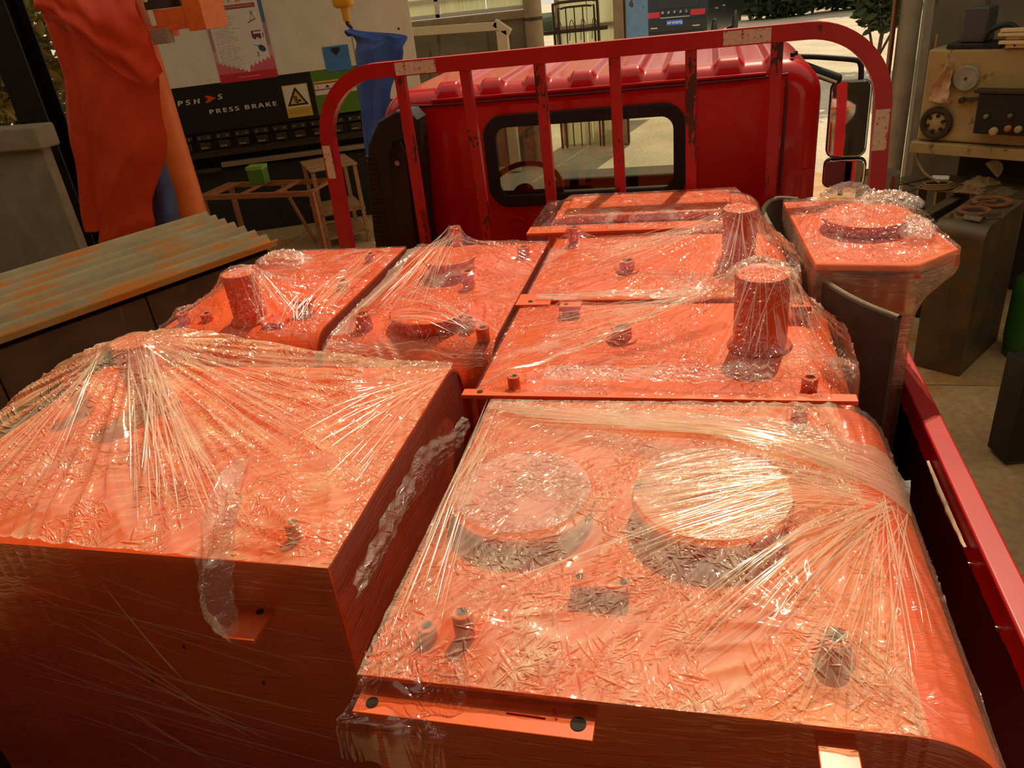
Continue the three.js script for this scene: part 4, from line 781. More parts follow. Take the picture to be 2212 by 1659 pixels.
// jib crane column with its bracket
{
  const J = thing('jib_crane', 'round orange crane column with box bracket near the corrugated sheet', 'crane', [-4.165, 0, -5.5]);
  part(J, 'column', metric(cyl(0.16, 0.165, 4.5, 48).translate(0, 2.25, 0)), M.craneOrange);
  part(J, 'base_plate', cyl(0.3, 0.3, 0.02, 32).translate(0, 0.01, 0), M.craneOrange);
  part(J, 'collar', lathe([[0.16, 2.27], [0.185, 2.27], [0.185, 2.36], [0.16, 2.36]], 40), M.craneOrange);
  const br = part(J, 'bracket', merged([bx(0.15, 0.36, 2.275, 2.36, -0.07, 0.09), bx(0.34, 0.72, 2.32, 2.46, -0.12, 0.14), bx(0.6, 0.74, 2.3, 2.62, -0.14, 0.16)]), M.craneOrange);
  part(br, 'cable_box', bx(0.28, 0.42, 2.24, 2.34, 0.09, 0.16, 0.006), M.plaster);
  part(br, 'bearing', merged([cyl(0.13, 0.13, 0.05, 32).translate(0.36, 2.49, 0.02), cyl(0.09, 0.1, 0.14, 32).translate(0.36, 2.58, 0.02)]), M.darkSteel);
}
// hung cloth: rows of [y, left x, right x, z], folds along the height
function hang(name, rows, o = {}) {
  const { fold = 0.05, n = 5, seed = 0, t = 0.004 } = o;
  const at = (v) => { const k = v * (rows.length - 1), i = Math.min(rows.length - 2, Math.floor(k)), f = smooth(0, 1, k - i), a = rows[i], b = rows[i + 1]; return a.map((q, j) => mix(q, b[j], j === 0 ? k - i : f)); };
  return thick(60, 90, (u, v) => {
    const [y, l, r, z] = at(v), w = r - l;
    const f = fold * (Math.sin(u * n * Math.PI + 0.9 * noise(v * 2, seed) * 2) * 0.5 + 0.7 * noise(u * n + seed, v * 2.2)) + 0.006 * noise(u * 5 + v * 3 + seed, v * 6) + 0.01 * Math.pow(ridge(noise(u * 3 + v * 2.4, v * 3 + seed)), 5);
    return [l + w * u, y + 0.01 * noise(u * 5, v * 3 + seed), z + Math.sin(Math.PI * u) * 0.08 + f, l + w * u, y];
  }, t);
}
{
  const weave = texture(256, (u, v) => 0.5 + 0.5 * Math.sin(u * 256) * Math.sin(v * 256), { color: false });
  const clothMat = (a, b) => std({ map: texture(256, (u, v) => mix3(hex(a), hex(b), clamp(0.5 + fbm(u * 5, v * 5, 4, 5, 5)))), roughness: 0.6, bumpMap: weave, bumpScale: 0.0004 });
  const orangeCloth = clothMat(0xd4340a, 0xe64a12), blueCloth = clothMat(0x3a4a78, 0x50618e), jacketBlue = clothMat(0x2c488c, 0x3f5fa6);
  const O = thing('work_overalls', 'orange work overalls hanging beside the orange crane column', 'overalls', [-4.0, 0, -4.85]);
  wpart(O, 'trouser_leg', hang('leg', [[2.75, -4.3, -3.62, -4.9], [2.2, -4.2, -3.57, -4.9], [1.72, -4.3, -3.68, -4.9], [1.1, -4.52, -4.02, -4.92], [0.93, -4.56, -4.08, -4.92]], { fold: 0.045, n: 1.6, seed: 4 }), orangeCloth);
  wpart(O, 'trouser_leg', hang('leg', [[2.75, -4.42, -4.1, -5.0], [2.2, -4.44, -4.12, -5.02], [1.6, -4.6, -4.2, -5.04], [1.0, -4.78, -4.45, -5.06]], { fold: 0.04, n: 1.5, seed: 9 }), orangeCloth);
  wpart(O, 'sleeve', thick(50, 30, (u, v) => { const x = mix(-4.24, -3.5, u), yt = 2.75, yb = mix(2.46, 1.97, smooth(0, 1, u)) + 0.12 * smooth(0.8, 1, u); return [x + 0.02 * noise(u * 4, v * 4), mix(yt, yb, v), -4.83 + 0.09 * Math.sin(Math.PI * u) + 0.07 * Math.sin(Math.PI * v) + 0.03 * noise(u * 6, v * 5), x, v]; }, 0.004), orangeCloth);
  single('blue_trousers', hang('t', [[1.75, -4.12, -4.0, -5.24], [1.3, -4.3, -4.0, -5.24], [0.85, -4.45, -4.04, -5.22], [0.5, -4.45, -4.04, -5.22]], { fold: 0.04, n: 3, seed: 14 }).translate(4.2, 0, 5.2), blueCloth, 'blue-grey trousers hanging behind the orange overalls', 'trousers', [-4.2, 0, -5.2]);
  // hook on the hoist and the jacket that hangs from it
  const Hk = thing('hoist_hook', 'yellow hoist block with steel hook, blue jacket hanging from it', 'hook', [-2.87, 2.1, -6.5]);
  wpart(Hk, 'block', merged([bx(-2.955, -2.79, 2.32, 2.52, -6.56, -6.44, 0.04), cyl(0.035, 0.03, 0.12, 20).translate(-2.87, 2.28, -6.5)]), std({ color: 0xd99a18, roughness: 0.4 }));
  wpart(Hk, 'hook', tubeAlong([[-2.87, 2.24, -6.5], [-2.87, 2.2, -6.5], [-2.845, 2.17, -6.5], [-2.85, 2.13, -6.5], [-2.88, 2.12, -6.5], [-2.9, 2.15, -6.5]], 0.014, 30, 10), M.darkSteel);
  wpart(Hk, 'chain', tubeAlong([[-2.87, 2.5, -6.5], [-2.87, 4.5, -6.5]], 0.012, 2, 6), M.darkSteel);
  single('work_jacket', hang('j', [[2.16, -2.87, -2.82, -6.5], [2.06, -2.83, -2.36, -6.5], [1.98, -2.84, -2.4, -6.48], [1.6, -2.87, -2.58, -6.47], [1.2, -2.9, -2.66, -6.47], [0.92, -2.9, -2.74, -6.47]], { fold: 0.045, n: 2.4, seed: 22 }).translate(2.7, -1, 6.5), jacketBlue, 'blue work jacket hanging from the hoist hook', 'jacket', [-2.7, 1, -6.5]);
}
// corrugated sheet laid over a timber crate
{
  const O = [-2.34, -3.8], a = [0.473, -0.881], b = [-0.777, -0.63], len = 2.3, wid = 1.26, pitch = 0.178;
  const sheetTex = texture(1024, (u, v) => { // grey cement, orange in uneven patches, strongest between the ridges
    const n = fbm(u * 6, v * 6, 5, 6, 6), trough = 1 - Math.exp(-Math.pow((((v / 0.8 / 0.178 + 0.5) % 1) - 0.5) * 0.178 / 0.04, 2)), orangeTone = fbm(u * 4, v * 7, 4, 4, 7) + 0.2 * fbm(u * 50, v * 50, 2, 50, 50) + 0.55 * trough - 0.08;
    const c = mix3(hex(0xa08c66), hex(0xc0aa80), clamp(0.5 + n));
    return mix3(c, hex(0xe0822e), smooth(-0.02, 0.35, orangeTone) * 0.85);
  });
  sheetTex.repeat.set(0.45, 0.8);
  const C = single('corrugated_sheet', thick(60, 220, (u, v) => { const s = u * len, t = v * wid; return [-a[0] * s + b[0] * t, 0.046 * Math.exp(-Math.pow((((t / pitch + 0.5) % 1) - 0.5) * pitch / 0.03, 2)) - 0.03 * v, -a[1] * s + b[1] * t, s, t]; }, 0.007), std({ map: sheetTex, roughness: 0.85, bumpMap: grainTex, bumpScale: 0.001 }), 'grey-brown corrugated sheet with orange bands, lid of the timber crate at left', 'corrugated sheet', [O[0], 1.19, O[1]]);
  const K = thing('timber_crate', 'dark plywood crate under the corrugated sheet', 'crate', [-3.2, 0, -3.1]);
  const P = (s, t) => [O[0] - a[0] * s + b[0] * t, O[1] - a[1] * s + b[1] * t];
  const wallBetween = (p, q, y0, y1, w) => { const dx = q[0] - p[0], dz = q[1] - p[1], l = Math.hypot(dx, dz), g = metric(rbox(l, y1 - y0, w, 0.004)); g.rotateY(Math.atan2(-dz, dx)); return g.translate((p[0] + q[0]) / 2, (y0 + y1) / 2, (p[1] + q[1]) / 2); };
  for (let k = 0; k < 3; k++) wpart(K, 'panel', wallBetween(P(0.06 + k * 0.74, 0.05), P(0.06 + k * 0.74 + 0.732, 0.05), 0.0, 1.17, 0.02), M.plywood);
  wpart(K, 'panel', wallBetween(P(0.05, 0.06), P(0.05, 1.18), 0, 1.17, 0.02), M.plywood);
  wpart(K, 'panel', wallBetween(P(0.06, 1.18), P(2.26, 1.18), 0, 1.15, 0.02), M.plywood);
}
// masonry ledge, steel column, shrub beyond
{
  struct('wall_ledge', metric(bx(-6.7, -5.2, 0, 1.58, -5.46, -5.36, 0.01)), M.plaster);
  struct('trim_1', metric(bx(-6.7, -5.14, 1.58, 1.76, -5.52, -5.3, 0.02)), M.plaster);
  const col = thing('steel_column', 'dark brown steel column behind the orange overalls', 'column', [-5.55, 0, -5.85]);
  part(col, 'flange', metric(bx(-0.15, 0.15, 0, 4.55, 0.09, 0.105)), M.dark);
  part(col, 'flange', metric(bx(-0.15, 0.15, 0, 4.55, -0.105, -0.09)), M.dark);
  part(col, 'web', metric(bx(-0.008, 0.008, 0, 4.55, -0.09, 0.09)), M.dark);
}
// welded tables, stool, green box, offcuts
{
  const bench = std({ map: texture(256, (u, v) => mix3(hex(0x8a4a24), hex(0xb87242), clamp(0.5 + fbm(u * 7, v * 7, 4, 7, 7)))), roughness: 0.6 });
  const T = thing('frame_table', 'low welded table frame with open slatted top before the press brake', 'table', [-4.4, 0, -7.22], -0.05);
  for (const z of [-0.25, 0.25]) part(T, 'rail', bx(-0.66, 0.66, 0.7, 0.75, z - 0.022, z + 0.022), bench);
  for (const x of [-0.64, -0.52, -0.16, 0.24, 0.64]) part(T, 'slat', bx(x - (x === -0.52 ? 0.07 : 0.03), x + 0.03, 0.735, 0.752, -0.25, 0.25), bench);
  for (const x of [-0.64, 0.64]) for (const z of [-0.25, 0.25]) part(T, 'leg', bx(x - 0.022, x + 0.022, 0, 0.7, z - 0.022, z + 0.022), bench);
  part(T, 'brace', bar([0.0, 0.7, -0.25], [0.25, 0.05, -0.25], 0.03, 0.03), bench);
  const S = thing('stool_table', 'square-topped trestle table standing beside the press brake', 'table', [-3.95, 0, -7.76], 0.62);
  part(S, 'top', metric(bx(-0.25, 0.25, 0.835, 0.85, -0.34, 0.34)), M.wood);
  for (const x of [-0.22, 0.22]) for (const z of [-0.3, 0.3]) part(S, 'leg', bx(x - 0.02, x + 0.02, 0, 0.835, z - 0.02, z + 0.02), M.wood);
  part(S, 'shelf', metric(bx(-0.25, 0.25, 0.36, 0.38, -0.32, 0.32)), M.wood);
  part(S, 'shelf', metric(bx(-0.25, 0.25, 0.1, 0.12, -0.32, 0.32)), M.wood);
  const G = thing('green_box', 'small green box at the back of the frame table', 'box', [-4.58, 0.752, -7.38], 0.1);
  part(G, 'body', bx(-0.085, 0.085, 0, 0.15, -0.07, 0.07), M.green);
  part(G, 'lid', bx(-0.09, 0.09, 0.15, 0.19, -0.075, 0.075), std({ color: 0x86a83a, roughness: 0.5 }));
  const planks = [[-4.5, 0.0, -6.62, 0.08, 1.3, 0x8a3a24], [-4.3, 0.0, -6.3, 0.05, 1.2, 0x9a6a3c], [-3.3, 0, -6.7, 0.1, 0.9, 0x9a7244], [-3.0, 0, -7.5, 0.1, 0.8, 0xa07c50]];
  const words = ['reddish', 'brown', 'tan', 'short pale'];
  planks.forEach(([x, y, z, r, l, c], i) => single('offcut_board', rbox(l, 0.03, 0.14, 0.004).translate(0, 0.015, 0), std({ color: c, roughness: 0.8 }), words[i] + ' board lying on the floor by the table legs', 'board', [x, y, z], r, 'offcut boards on the floor'));
  single('timber_block', rbox(0.14, 0.1, 0.14, 0.005).translate(0, 0.05, 0), M.wood, 'small square timber block on the floor next to the black air intake', 'block', [-3.05, 0, -7.05], 0.4);
}
// ---------------------------------------------------------------- beyond the cab
{
  struct('wall_front', merged([metric(bx(-5.2, -2.3, -0.05, 1.96, -11.25, -11, 0.01))]), M.wall);
  struct('trim_2', metric(bx(-5.2, -2.28, 1.9, 1.99, -11.28, -10.93, 0.01)), M.plaster);
  const sheetMat = M.translucent;
  const W2 = struct('window_2', merged([bx(-4.6, -2.3, 2.0, 2.05, -11.2, -11.1), bx(-3.6, -3.54, 2.0, 4.5, -11.2, -11.1), bx(-4.6, -2.3, 2.2, 2.24, -11.2, -11.1)]), M.white);
  for (const [a, b] of [[-4.6, -3.56], [-3.53, -2.9], [-2.88, -2.3]]) part(W2, 'pane', metric(bx(a, b, 2.03, 4.5, -11.17, -11.155, 0.002)), sheetMat);
  const W3 = struct('window_3', merged([bx(-2.15, -1.25, 1.62, 1.67, -12.3, -12.2), bx(-2.15, -2.09, -0.05, 4.5, -12.3, -12.2), bx(-1.3, -1.25, -0.05, 4.5, -12.3, -12.2)]), M.plaster);
  for (const [a, b] of [[-2.1, -1.7], [-1.69, -1.3]]) part(W3, 'pane', metric(bx(a, b, -0.05, 4.5, -12.27, -12.255, 0.002)), sheetMat);
  const pipeMat = std({ color: 0xd6c6a4, roughness: 0.55 });
  const F = thing('pipe_gantry', 'cream box-section gantry before the concrete wall', 'gantry', [-3.3, 0, -10.6]);
  wpart(F, 'beam', bar([-4.1, 1.9, -10.6], [-2.62, 1.855, -10.6], 0.1, 0.1, 0.006), pipeMat);
  wpart(F, 'post', bx(-2.64, -2.5, 0, 1.8, -10.65, -10.55, 0.006), pipeMat);
  wpart(F, 'corner', bar([-2.66, 1.9, -10.6], [-2.47, 1.76, -10.6], 0.1, 0.1, 0.01), pipeMat);
  const pil = thing('round_pillar', 'round brown concrete pillar beside the concrete wall', 'pillar', [-2.22, 0, -10.95]);
  part(pil, 'shaft', metric(cyl(0.115, 0.12, 4.5, 32).translate(0, 2.25, 0)), M.plaster);
  part(pil, 'strap', lathe([[0.116, 1.86], [0.122, 1.86], [0.122, 1.9], [0.116, 1.9]], 32), M.darkSteel);
  const post = thing('square_post', 'brown square post left of the blue gate', 'post', [-1.21, 0, -12]);
  part(post, 'shaft', metric(bx(-0.07, 0.07, 0, 4.5, -0.07, 0.07, 0.01)), M.plaster);
  part(post, 'angle', bx(0.07, 0.1, 0, 4.5, -0.06, 0.06), M.darkSteel);
  const R = thing('tube_rack', 'brown bent-tube rack standing before the bright translucent panels', 'rack', [-1.8, 0, -11.9]);
  const hoop = (x0, x1, y, z, r) => tubeAlong([[x0, 0, z], [x0, y - 0.1, z], [x0 + 0.02, y - 0.02, z], [x0 + 0.1, y, z], [x1 - 0.1, y, z], [x1 - 0.02, y - 0.02, z], [x1, y - 0.1, z], [x1, 0, z]], r, 80, 8, false, 0.3);
  wpart(R, 'outer_hoop', hoop(-2.12, -1.49, 2.0, -11.9, 0.02), M.darkSteel);
  wpart(R, 'inner_hoop', hoop(-2.05, -1.54, 1.93, -11.9, 0.014), M.darkSteel);
  for (const x of [-1.94, -1.82, -1.7]) wpart(R, 'bar', cyl(0.009, 0.009, 1.9, 8).translate(x, 0.97, -11.9), M.darkSteel);
  wpart(R, 'cross_bar', bx(-2.28, -1.36, 1.6, 1.65, -11.92, -11.88), M.darkSteel);
  for (const x of [-2.08, -1.9, -1.74, -1.58]) wpart(R, 'hook', tubeAlong([[x, 1.5, -11.85], [x + 0.02, 1.72, -11.84], [x + 0.05, 1.77, -11.82], [x + 0.08, 1.7, -11.82]], 0.006, 16, 6), M.darkSteel);
  const gate = thing('blue_gate', 'blue painted steel gate left of the parked car', 'gate', [-1.14, 0, -14]);
  const blueTex = texture(256, (u, v) => { const n = fbm(u * 6, v * 6, 4, 6, 6); return n > 0.33 ? hex(0x3b4450) : mix3(hex(0x5b7fae), hex(0x6f92bd), clamp(0.5 + n)); });
  const blue = std({ map: blueTex, roughness: 0.5 });
  part(gate, 'leaf', metric(bx(-0.19, 0.2, 0.05, 2.6, -0.02, 0.02)), blue);
  part(gate, 'frame', bx(-0.27, -0.2, 0, 2.7, -0.05, 0.05), blue);
}
// parked car
{
  const car = thing('car', 'dark SUV parked on the road, seen from behind with a blue plate', 'car', [-0.87, 0, -24.2], -0.24);
  const paint = std({ color: 0x23262c, roughness: 0.25, metalness: 0.3 }), tail = std({ color: 0xc01c30, roughness: 0.2 });
  const sideShape = (w) => { const s = new THREE.Shape(); s.moveTo(0.02, 0.35); s.lineTo(0.0, 0.75); s.quadraticCurveTo(-0.02, 0.95, 0.08, 1.06); s.lineTo(0.35, 1.6); s.quadraticCurveTo(0.5, 1.68, 0.9, 1.7); s.lineTo(2.2, 1.66); s.quadraticCurveTo(2.6, 1.6, 3.2, 1.1); s.lineTo(4.2, 0.98); s.quadraticCurveTo(4.5, 0.9, 4.5, 0.6); s.lineTo(4.45, 0.35); s.lineTo(3.95, 0.35); s.absarc(3.6, 0.35, 0.38, 0, Math.PI, false); s.lineTo(1.2, 0.35); s.absarc(0.85, 0.35, 0.38, 0, Math.PI, false); s.lineTo(0.02, 0.35); return new THREE.ExtrudeGeometry(s, { depth: w, bevelEnabled: true, bevelSize: 0.04, bevelThickness: 0.06, bevelSegments: 3 }); };
  part(car, 'body', sideShape(1.66).rotateY(Math.PI / 2).translate(-0.83, 0, 0), paint);
  part(car, 'rear_glass', bx(-0.62, 0.62, -0.25, 0.25, -0.006, 0.006).rotateX(-0.46).translate(0, 1.34, -0.17), M.blackGloss);
  part(car, 'side_window', merged([bx(0.0, 0.01, 1.12, 1.5, -2.3, -0.7)]).translate(0.885, 0, 0), M.blackGloss);
  for (const s of [-1, 1]) { part(car, 'tail_light', rbox(0.42, 0.16, 0.09, 0.06, 4).translate(s * 0.63, 0.98, 0.0), tail); part(car, 'reflector', bx(s * 0.6 - 0.1, s * 0.6 + 0.1, 0.64, 0.67, 0.03, 0.06), M.chrome); }
  part(car, 'chrome_strip', bx(-0.42, 0.42, 0.895, 0.915, 0.02, 0.06), M.chrome);
  part(car, 'plate', board(-0.23, 0.23, 0.7, 0.84, 0.04, 0.07), std({ roughness: 0.4, map: canvasTex(256, 80, (g, w, h) => { g.fillStyle = '#2a56c8'; g.fillRect(0, 0, w, h); g.fillStyle = '#e8ecf4'; g.font = 'bold 54px sans-serif'; g.fillText('HF·0167Q', 8, 60, 240); }) }), 'blue number plate');
  [...'HAVAL'].forEach((ch, i) => part(car, 'badge_letter', board(-0.4 + i * 0.17, -0.3 + i * 0.17, 0.99, 1.08, 0.015, 0.045), std({ roughness: 0.3, map: canvasTex(64, 64, (g) => { g.fillStyle = '#23262c'; g.fillRect(0, 0, 64, 64); g.fillStyle = '#cfd4da'; g.font = 'bold 60px sans-serif'; g.textAlign = 'center'; g.fillText(ch, 32, 54); }) })));
  for (const z of [-1.1, -2.0]) part(car, 'door_handle', rbox(0.04, 0.04, 0.22, 0.015).translate(0.9, 0.98, z), M.chrome);
  for (const z of [-0.85, -3.6]) for (const s of [-1, 1]) part(car, 'wheel', merged([cyl(0.34, 0.34, 0.22, 28).rotateZ(Math.PI / 2), cyl(0.2, 0.2, 0.24, 20).rotateZ(Math.PI / 2)]).translate(s * 0.8, 0.34, z), M.rubber);
  part(car, 'bumper', rbox(1.6, 0.2, 0.14, 0.05).translate(0, 0.45, 0.0), M.black);
}
// plants
const leafGeo = (() => { const g = sheet(2, 4, (u, v) => [(u - 0.5) * Math.sin(Math.PI * (0.08 + 0.9 * v)) * 0.5, 0.12 * Math.sin(v * 3) + 0.1 * Math.abs(u - 0.5), v]); return g; })();
function foliage(root, name, count, place, mat, size) {
  const im = new THREE.InstancedMesh(leafGeo, mat, count), d = new THREE.Object3D(), c = new THREE.Color();
  for (let i = 0; i < count; i++) { const p = place(); d.position.set(...p); d.rotation.set(rr(0, 6.3), rr(0, 6.3), rr(0, 6.3)); d.scale.setScalar(size * rr(0.6, 1.4)); d.updateMatrix(); im.setMatrixAt(i, d.matrix); c.setRGB(rr(0.6, 1.2), rr(0.7, 1.2), rr(0.5, 0.9)); im.setColorAt(i, c); }
  im.name = name; im.castShadow = im.receiveShadow = true; im.userData.kind = 'stuff'; root.add(im); return im;
}
const ball = (cx, cy, cz, rx, ry, rz) => () => { let x, y, z; do { x = rr(-1, 1); y = rr(-1, 1); z = rr(-1, 1); } while (x * x + y * y + z * z > 1); return [cx + x * rx, cy + y * ry, cz + z * rz]; };
M.leaf = phys({ color: 0x3c4f22, roughness: 0.7, transmission: 0.3, thickness: 0 });
M.leafYellow = phys({ color: 0x8a7426, roughness: 0.7, transmission: 0.35, thickness: 0 });
M.leafDark = phys({ color: 0x25361c, roughness: 0.8, transmission: 0.2, thickness: 0 });
{
  const bark = M.plywood;
  const shrub = (name, label, x, z, fol, h) => { const t = thing(name, label, 'shrub', [x, 0, z]); part(t, 'stem', metric(merged([bar([0, 0, 0], [0.1, h, 0.05], 0.06, 0.06), bar([0, 0.2, 0], [-0.3, h * 0.8, 0.1], 0.04, 0.04), bar([0, 0.3, 0], [0.4, h * 0.7, -0.1], 0.04, 0.04)])), bark); fol(t); return t; };
  shrub('hedge_bush', 'dark green bush across the road, nearest the parked car', 2.6, -33, (t) => foliage(t, 'foliage', 4200, ball(0, 1.6, 0, 2.2, 1.7, 1.2), M.leafDark, 0.26), 2);
  shrub('hedge_bush', 'dark green bush across the road, middle one', 5.4, -33.5, (t) => foliage(t, 'foliage', 4200, ball(0, 1.7, 0, 2.3, 1.8, 1.2), M.leafDark, 0.26), 2);
  shrub('hedge_bush', 'dark green bush across the road, right one', 8.6, -33, (t) => foliage(t, 'foliage', 4200, ball(0, 1.7, 0, 2.3, 1.8, 1.2), M.leafDark, 0.26), 2);
  shrub('drooping_bush', 'bright green drooping bush left of the grey pipe column', 3.05, -16.5, (t) => foliage(t, 'foliage', 2600, ball(0, 1.75, 0, 0.5, 0.95, 0.4), M.leaf, 0.16), 1.6);
  shrub('autumn_shrub', 'yellowing shrub beyond the masonry ledge at far left', -8.2, -8.2, (t) => foliage(t, 'foliage', 5200, ball(0, 2.1, 0, 1.5, 1.5, 0.8), M.leafYellow, 0.14), 2.4);
  const tree = thing('road_tree', 'leafy tree by the road casting dappled shade', 'tree', [4.6, 0, -19.5]);
  part(tree, 'trunk', metric(merged([bar([0, 0, 0], [-0.2, 5, 0.2], 0.24, 0.24), bar([-0.1, 3, 0], [-1.8, 5.6, 0.6], 0.12, 0.12), bar([-0.1, 3.4, 0], [1.4, 5.6, -0.6], 0.12, 0.12)])), bark);
  foliage(tree, 'foliage', 3200, ball(-1.2, 5.6, 0.3, 2.4, 1.0, 2.4), M.leaf, 0.24);
  // tall trees far behind, dark against the light
  struct('bank', metric(bx(-14, 22, -0.1, 0.5, -44, -36, 0.3)), std({ color: 0x3a4226, roughness: 1 }));
  for (const [x, w] of [[-4, 'far left'], [1.5, 'left'], [6.5, 'right'], [12, 'far right']]) { const t = thing('bank_tree', 'tall dark tree on the bank beyond the road, ' + w + ' one', 'tree', [x, 0, -40]); part(t, 'trunk', metric(bar([0, 0, 0], [0.2, 5, 0], 0.3, 0.3)), bark); foliage(t, 'foliage', 4200, ball(0, 3.4, 0, 3.2, 3.2, 1.6), M.leafDark, 0.34); }
}
// ---------------------------------------------------------------- right bay
M.beigePaint = std({ map: texture(512, (u, v) => { const n = fbm(u * 5, v * 5, 5, 5, 5), d = fbm(u * 11, v * 11, 4, 11, 11); return mix3(mix3(hex(0xa4884e), hex(0xb89a60), clamp(0.5 + n)), hex(0x54422a), smooth(0.2, 0.5, d) * 0.7); }), roughness: 0.55 });
M.greyPipe = std({ map: texture(256, (u, v) => mix3(hex(0x8d826c), hex(0xa99d84), clamp(0.5 + fbm(u * 5, v * 5, 4, 5, 5)))), roughness: 0.6 });
M.rawSteel = std({ map: texture(512, (u, v) => { const n = fbm(u * 5, v * 5, 5, 5, 5); return mix3(mix3(hex(0x5c4d3a), hex(0x7d6848), clamp(0.5 + n)), hex(0xa0632c), smooth(0.1, 0.4, fbm(u * 7 + 3, v * 7, 4, 7, 7)) * 0.5); }), roughness: 0.5, metalness: 0.45 });
M.rust = std({ map: texture(256, (u, v) => mix3(hex(0x6a3a1c), hex(0x9a5a2c), clamp(0.5 + fbm(u * 7, v * 7, 4, 7, 7)))), roughness: 0.8 });
struct('wall_right_front', merged([metric(bx(1.72, 8, -0.05, 4.6, -7.6, -7.4, 0.005))]), M.wall);
{
  const c = thing('pipe_column', 'grey round pipe column with a flat batten at the right edge of the opening', 'column', [1.46, 0, -6.8]);
  part(c, 'pipe', metric(cyl(0.075, 0.075, 4.55, 32).translate(0, 2.275, 0)), M.greyPipe);
  part(c, 'batten', metric(bx(0.1, 0.15, 0, 4.55, -0.03, 0.03)), M.greyPipe);
  part(c, 'rusty_angle', metric(merged([bx(-0.12, -0.112, 0, 4.55, -0.05, 0.03), bx(-0.12, -0.08, 0, 4.55, -0.05, -0.042)])), M.rust, 'rusty steel edge');
}
// gearbox of an old machine tool
{
  const m = thing('machine_tool', 'old beige machine tool head with dials and black control block', 'machine', [1.45, 0, -6.1], -0.625);
  part(m, 'head', metric(bx(0, 1.3, 1.08, 1.675, -0.45, 0, 0.02)), M.beigePaint);
  part(m, 'ledge', metric(bx(-0.02, 1.3, 1.0, 1.075, -0.4, 0.05, 0.008)), M.beigePaint);
  part(m, 'pedestal', metric(bx(0.2, 1.3, 0, 1.0, -0.45, -0.28, 0.01)), M.dark);
  const d = part(m, 'round_plate', lathe([[0, 0.02], [0.06, 0.018], [0.07, 0.024], [0.08, 0.02], [0.08, 0]], 40).rotateX(Math.PI / 2).translate(0.27, 1.496, 0), M.greyPipe);
  part(d, 'centre', cyl(0.008, 0.008, 0.01, 12).rotateX(Math.PI / 2).translate(0.27, 1.496, 0.022), M.dark);
  const w = part(m, 'hand_wheel', lathe([[0.07, 0.0], [0.1, 0.0], [0.11, 0.012], [0.1, 0.024], [0.07, 0.02], [0.07, 0]], 48).rotateX(Math.PI / 2).translate(0.125, 1.205, 0.01), M.darkSteel);
  part(w, 'hub', lathe([[0, 0.03], [0.03, 0.028], [0.07, 0.012], [0.07, 0]], 32).rotateX(Math.PI / 2).translate(0.125, 1.205, 0.006), M.beigePaint);
  for (let i = 0; i < 6; i++) { const a = i / 6 * Math.PI * 2 + 0.3; part(w, 'bolt', cyl(0.012, 0.012, 0.02, 10).rotateX(Math.PI / 2).translate(0.125 + 0.052 * Math.cos(a), 1.205 + 0.052 * Math.sin(a), 0.03), M.dark); }
  const p = part(m, 'control_block', metric(bx(0.39, 1.1, 1.165, 1.42, 0, 0.09, 0.012)), M.dark, 'black control block');
  part(p, 'top_lip', bx(0.36, 1.1, 1.42, 1.44, 0, 0.1), M.darkSteel);
  [[0.52, 1.19, 0xb59a6a, 0.026], [0.6, 1.213, 0xb06a34, 0.02], [0.66, 1.21, 0xa8905c, 0.022], [0.46, 1.28, 0x8a7450, 0.014], [0.6, 1.29, 0x6a5a40, 0.014]].forEach(([s, y, c, r]) => part(p, 'knob', lathe([[0, 0.03], [r * 0.8, 0.03], [r, 0.02], [r, 0]], 24).rotateX(Math.PI / 2).translate(s, y, 0.09), std({ color: c, roughness: 0.5 })));
  part(m, 'lever', merged([bar([0.25, 1.36, 0.01], [0.42, 1.38, 0.05], 0.02, 0.02), cyl(0.02, 0.02, 0.03, 16).rotateX(Math.PI / 2).translate(0.27, 1.36, 0.02)]), M.darkSteel);
  const at = (s, y, z) => V(s, y, z).applyAxisAngle(V(0, 1, 0), -0.625).add(V(1.45, 0, -6.1)).toArray();
  const rag = thick(20, 40, (u, v) => { const l = mix(0.0, -0.1, smooth(0, 0.8, v)), r = mix(0.02, 0.05, v); return [mix(l, r, u) + 0.01 * noise(v * 5, 3), -v * 0.26, 0.03 * Math.sin(v * 5 + u * 4) + 0.03 + 0.02 * noise(u * 4, v * 6)]; }, 0.003);
  single('wiping_rag', rag, std({ color: 0xcaa074, roughness: 0.9 }), 'tan rag hanging on the face of the machine tool', 'rag', at(0.155, 1.61, 0.01), -0.625);
  const k = thing('motor_box', 'dark grey motor box standing on the machine tool head', 'box', at(0.25, 1.676, -0.12), -0.625);
  part(k, 'base', bx(-0.14, 0.19, 0, 0.03, -0.1, 0.12, 0.008), M.black);
  part(k, 'case', bx(-0.075, 0.075, 0.03, 0.24, -0.08, 0.08, 0.012), std({ color: 0x4c4845, roughness: 0.5 }));
  single('machine_cable', tubeAlong([[0.05, 0.03, 0.1], [0.1, 0.1, 0.12], [0.2, 0.12, 0.1], [0.28, 0.03, 0.1], [0.24, 0.0, 0.12]], 0.016, 40, 8), M.black, 'black cable looped beside the motor box', 'cable', at(0.28, 1.69, -0.1), -0.625);
  const words = ['topmost', 'second', 'third', 'fourth', 'lowest'];
  for (let i = 0; i < 5; i++) single('timber_strip', metric(rbox(0.7, 0.02, 0.05, 0.003)), M.paleWood, 'pale timber strip on the machine tool, ' + words[i] + ' of the pile', 'timber strip', at(0.79 + [0, -0.01, 0.03, 0.0, 0.035][i], 1.786 - i * 0.0235, 0.02 + [0, 0.02, -0.03, 0.015, -0.02][i]), -0.625 + [0.05, -0.03, 0.04, -0.02, 0.02][i], 'pale timber strips stacked on the machine tool');
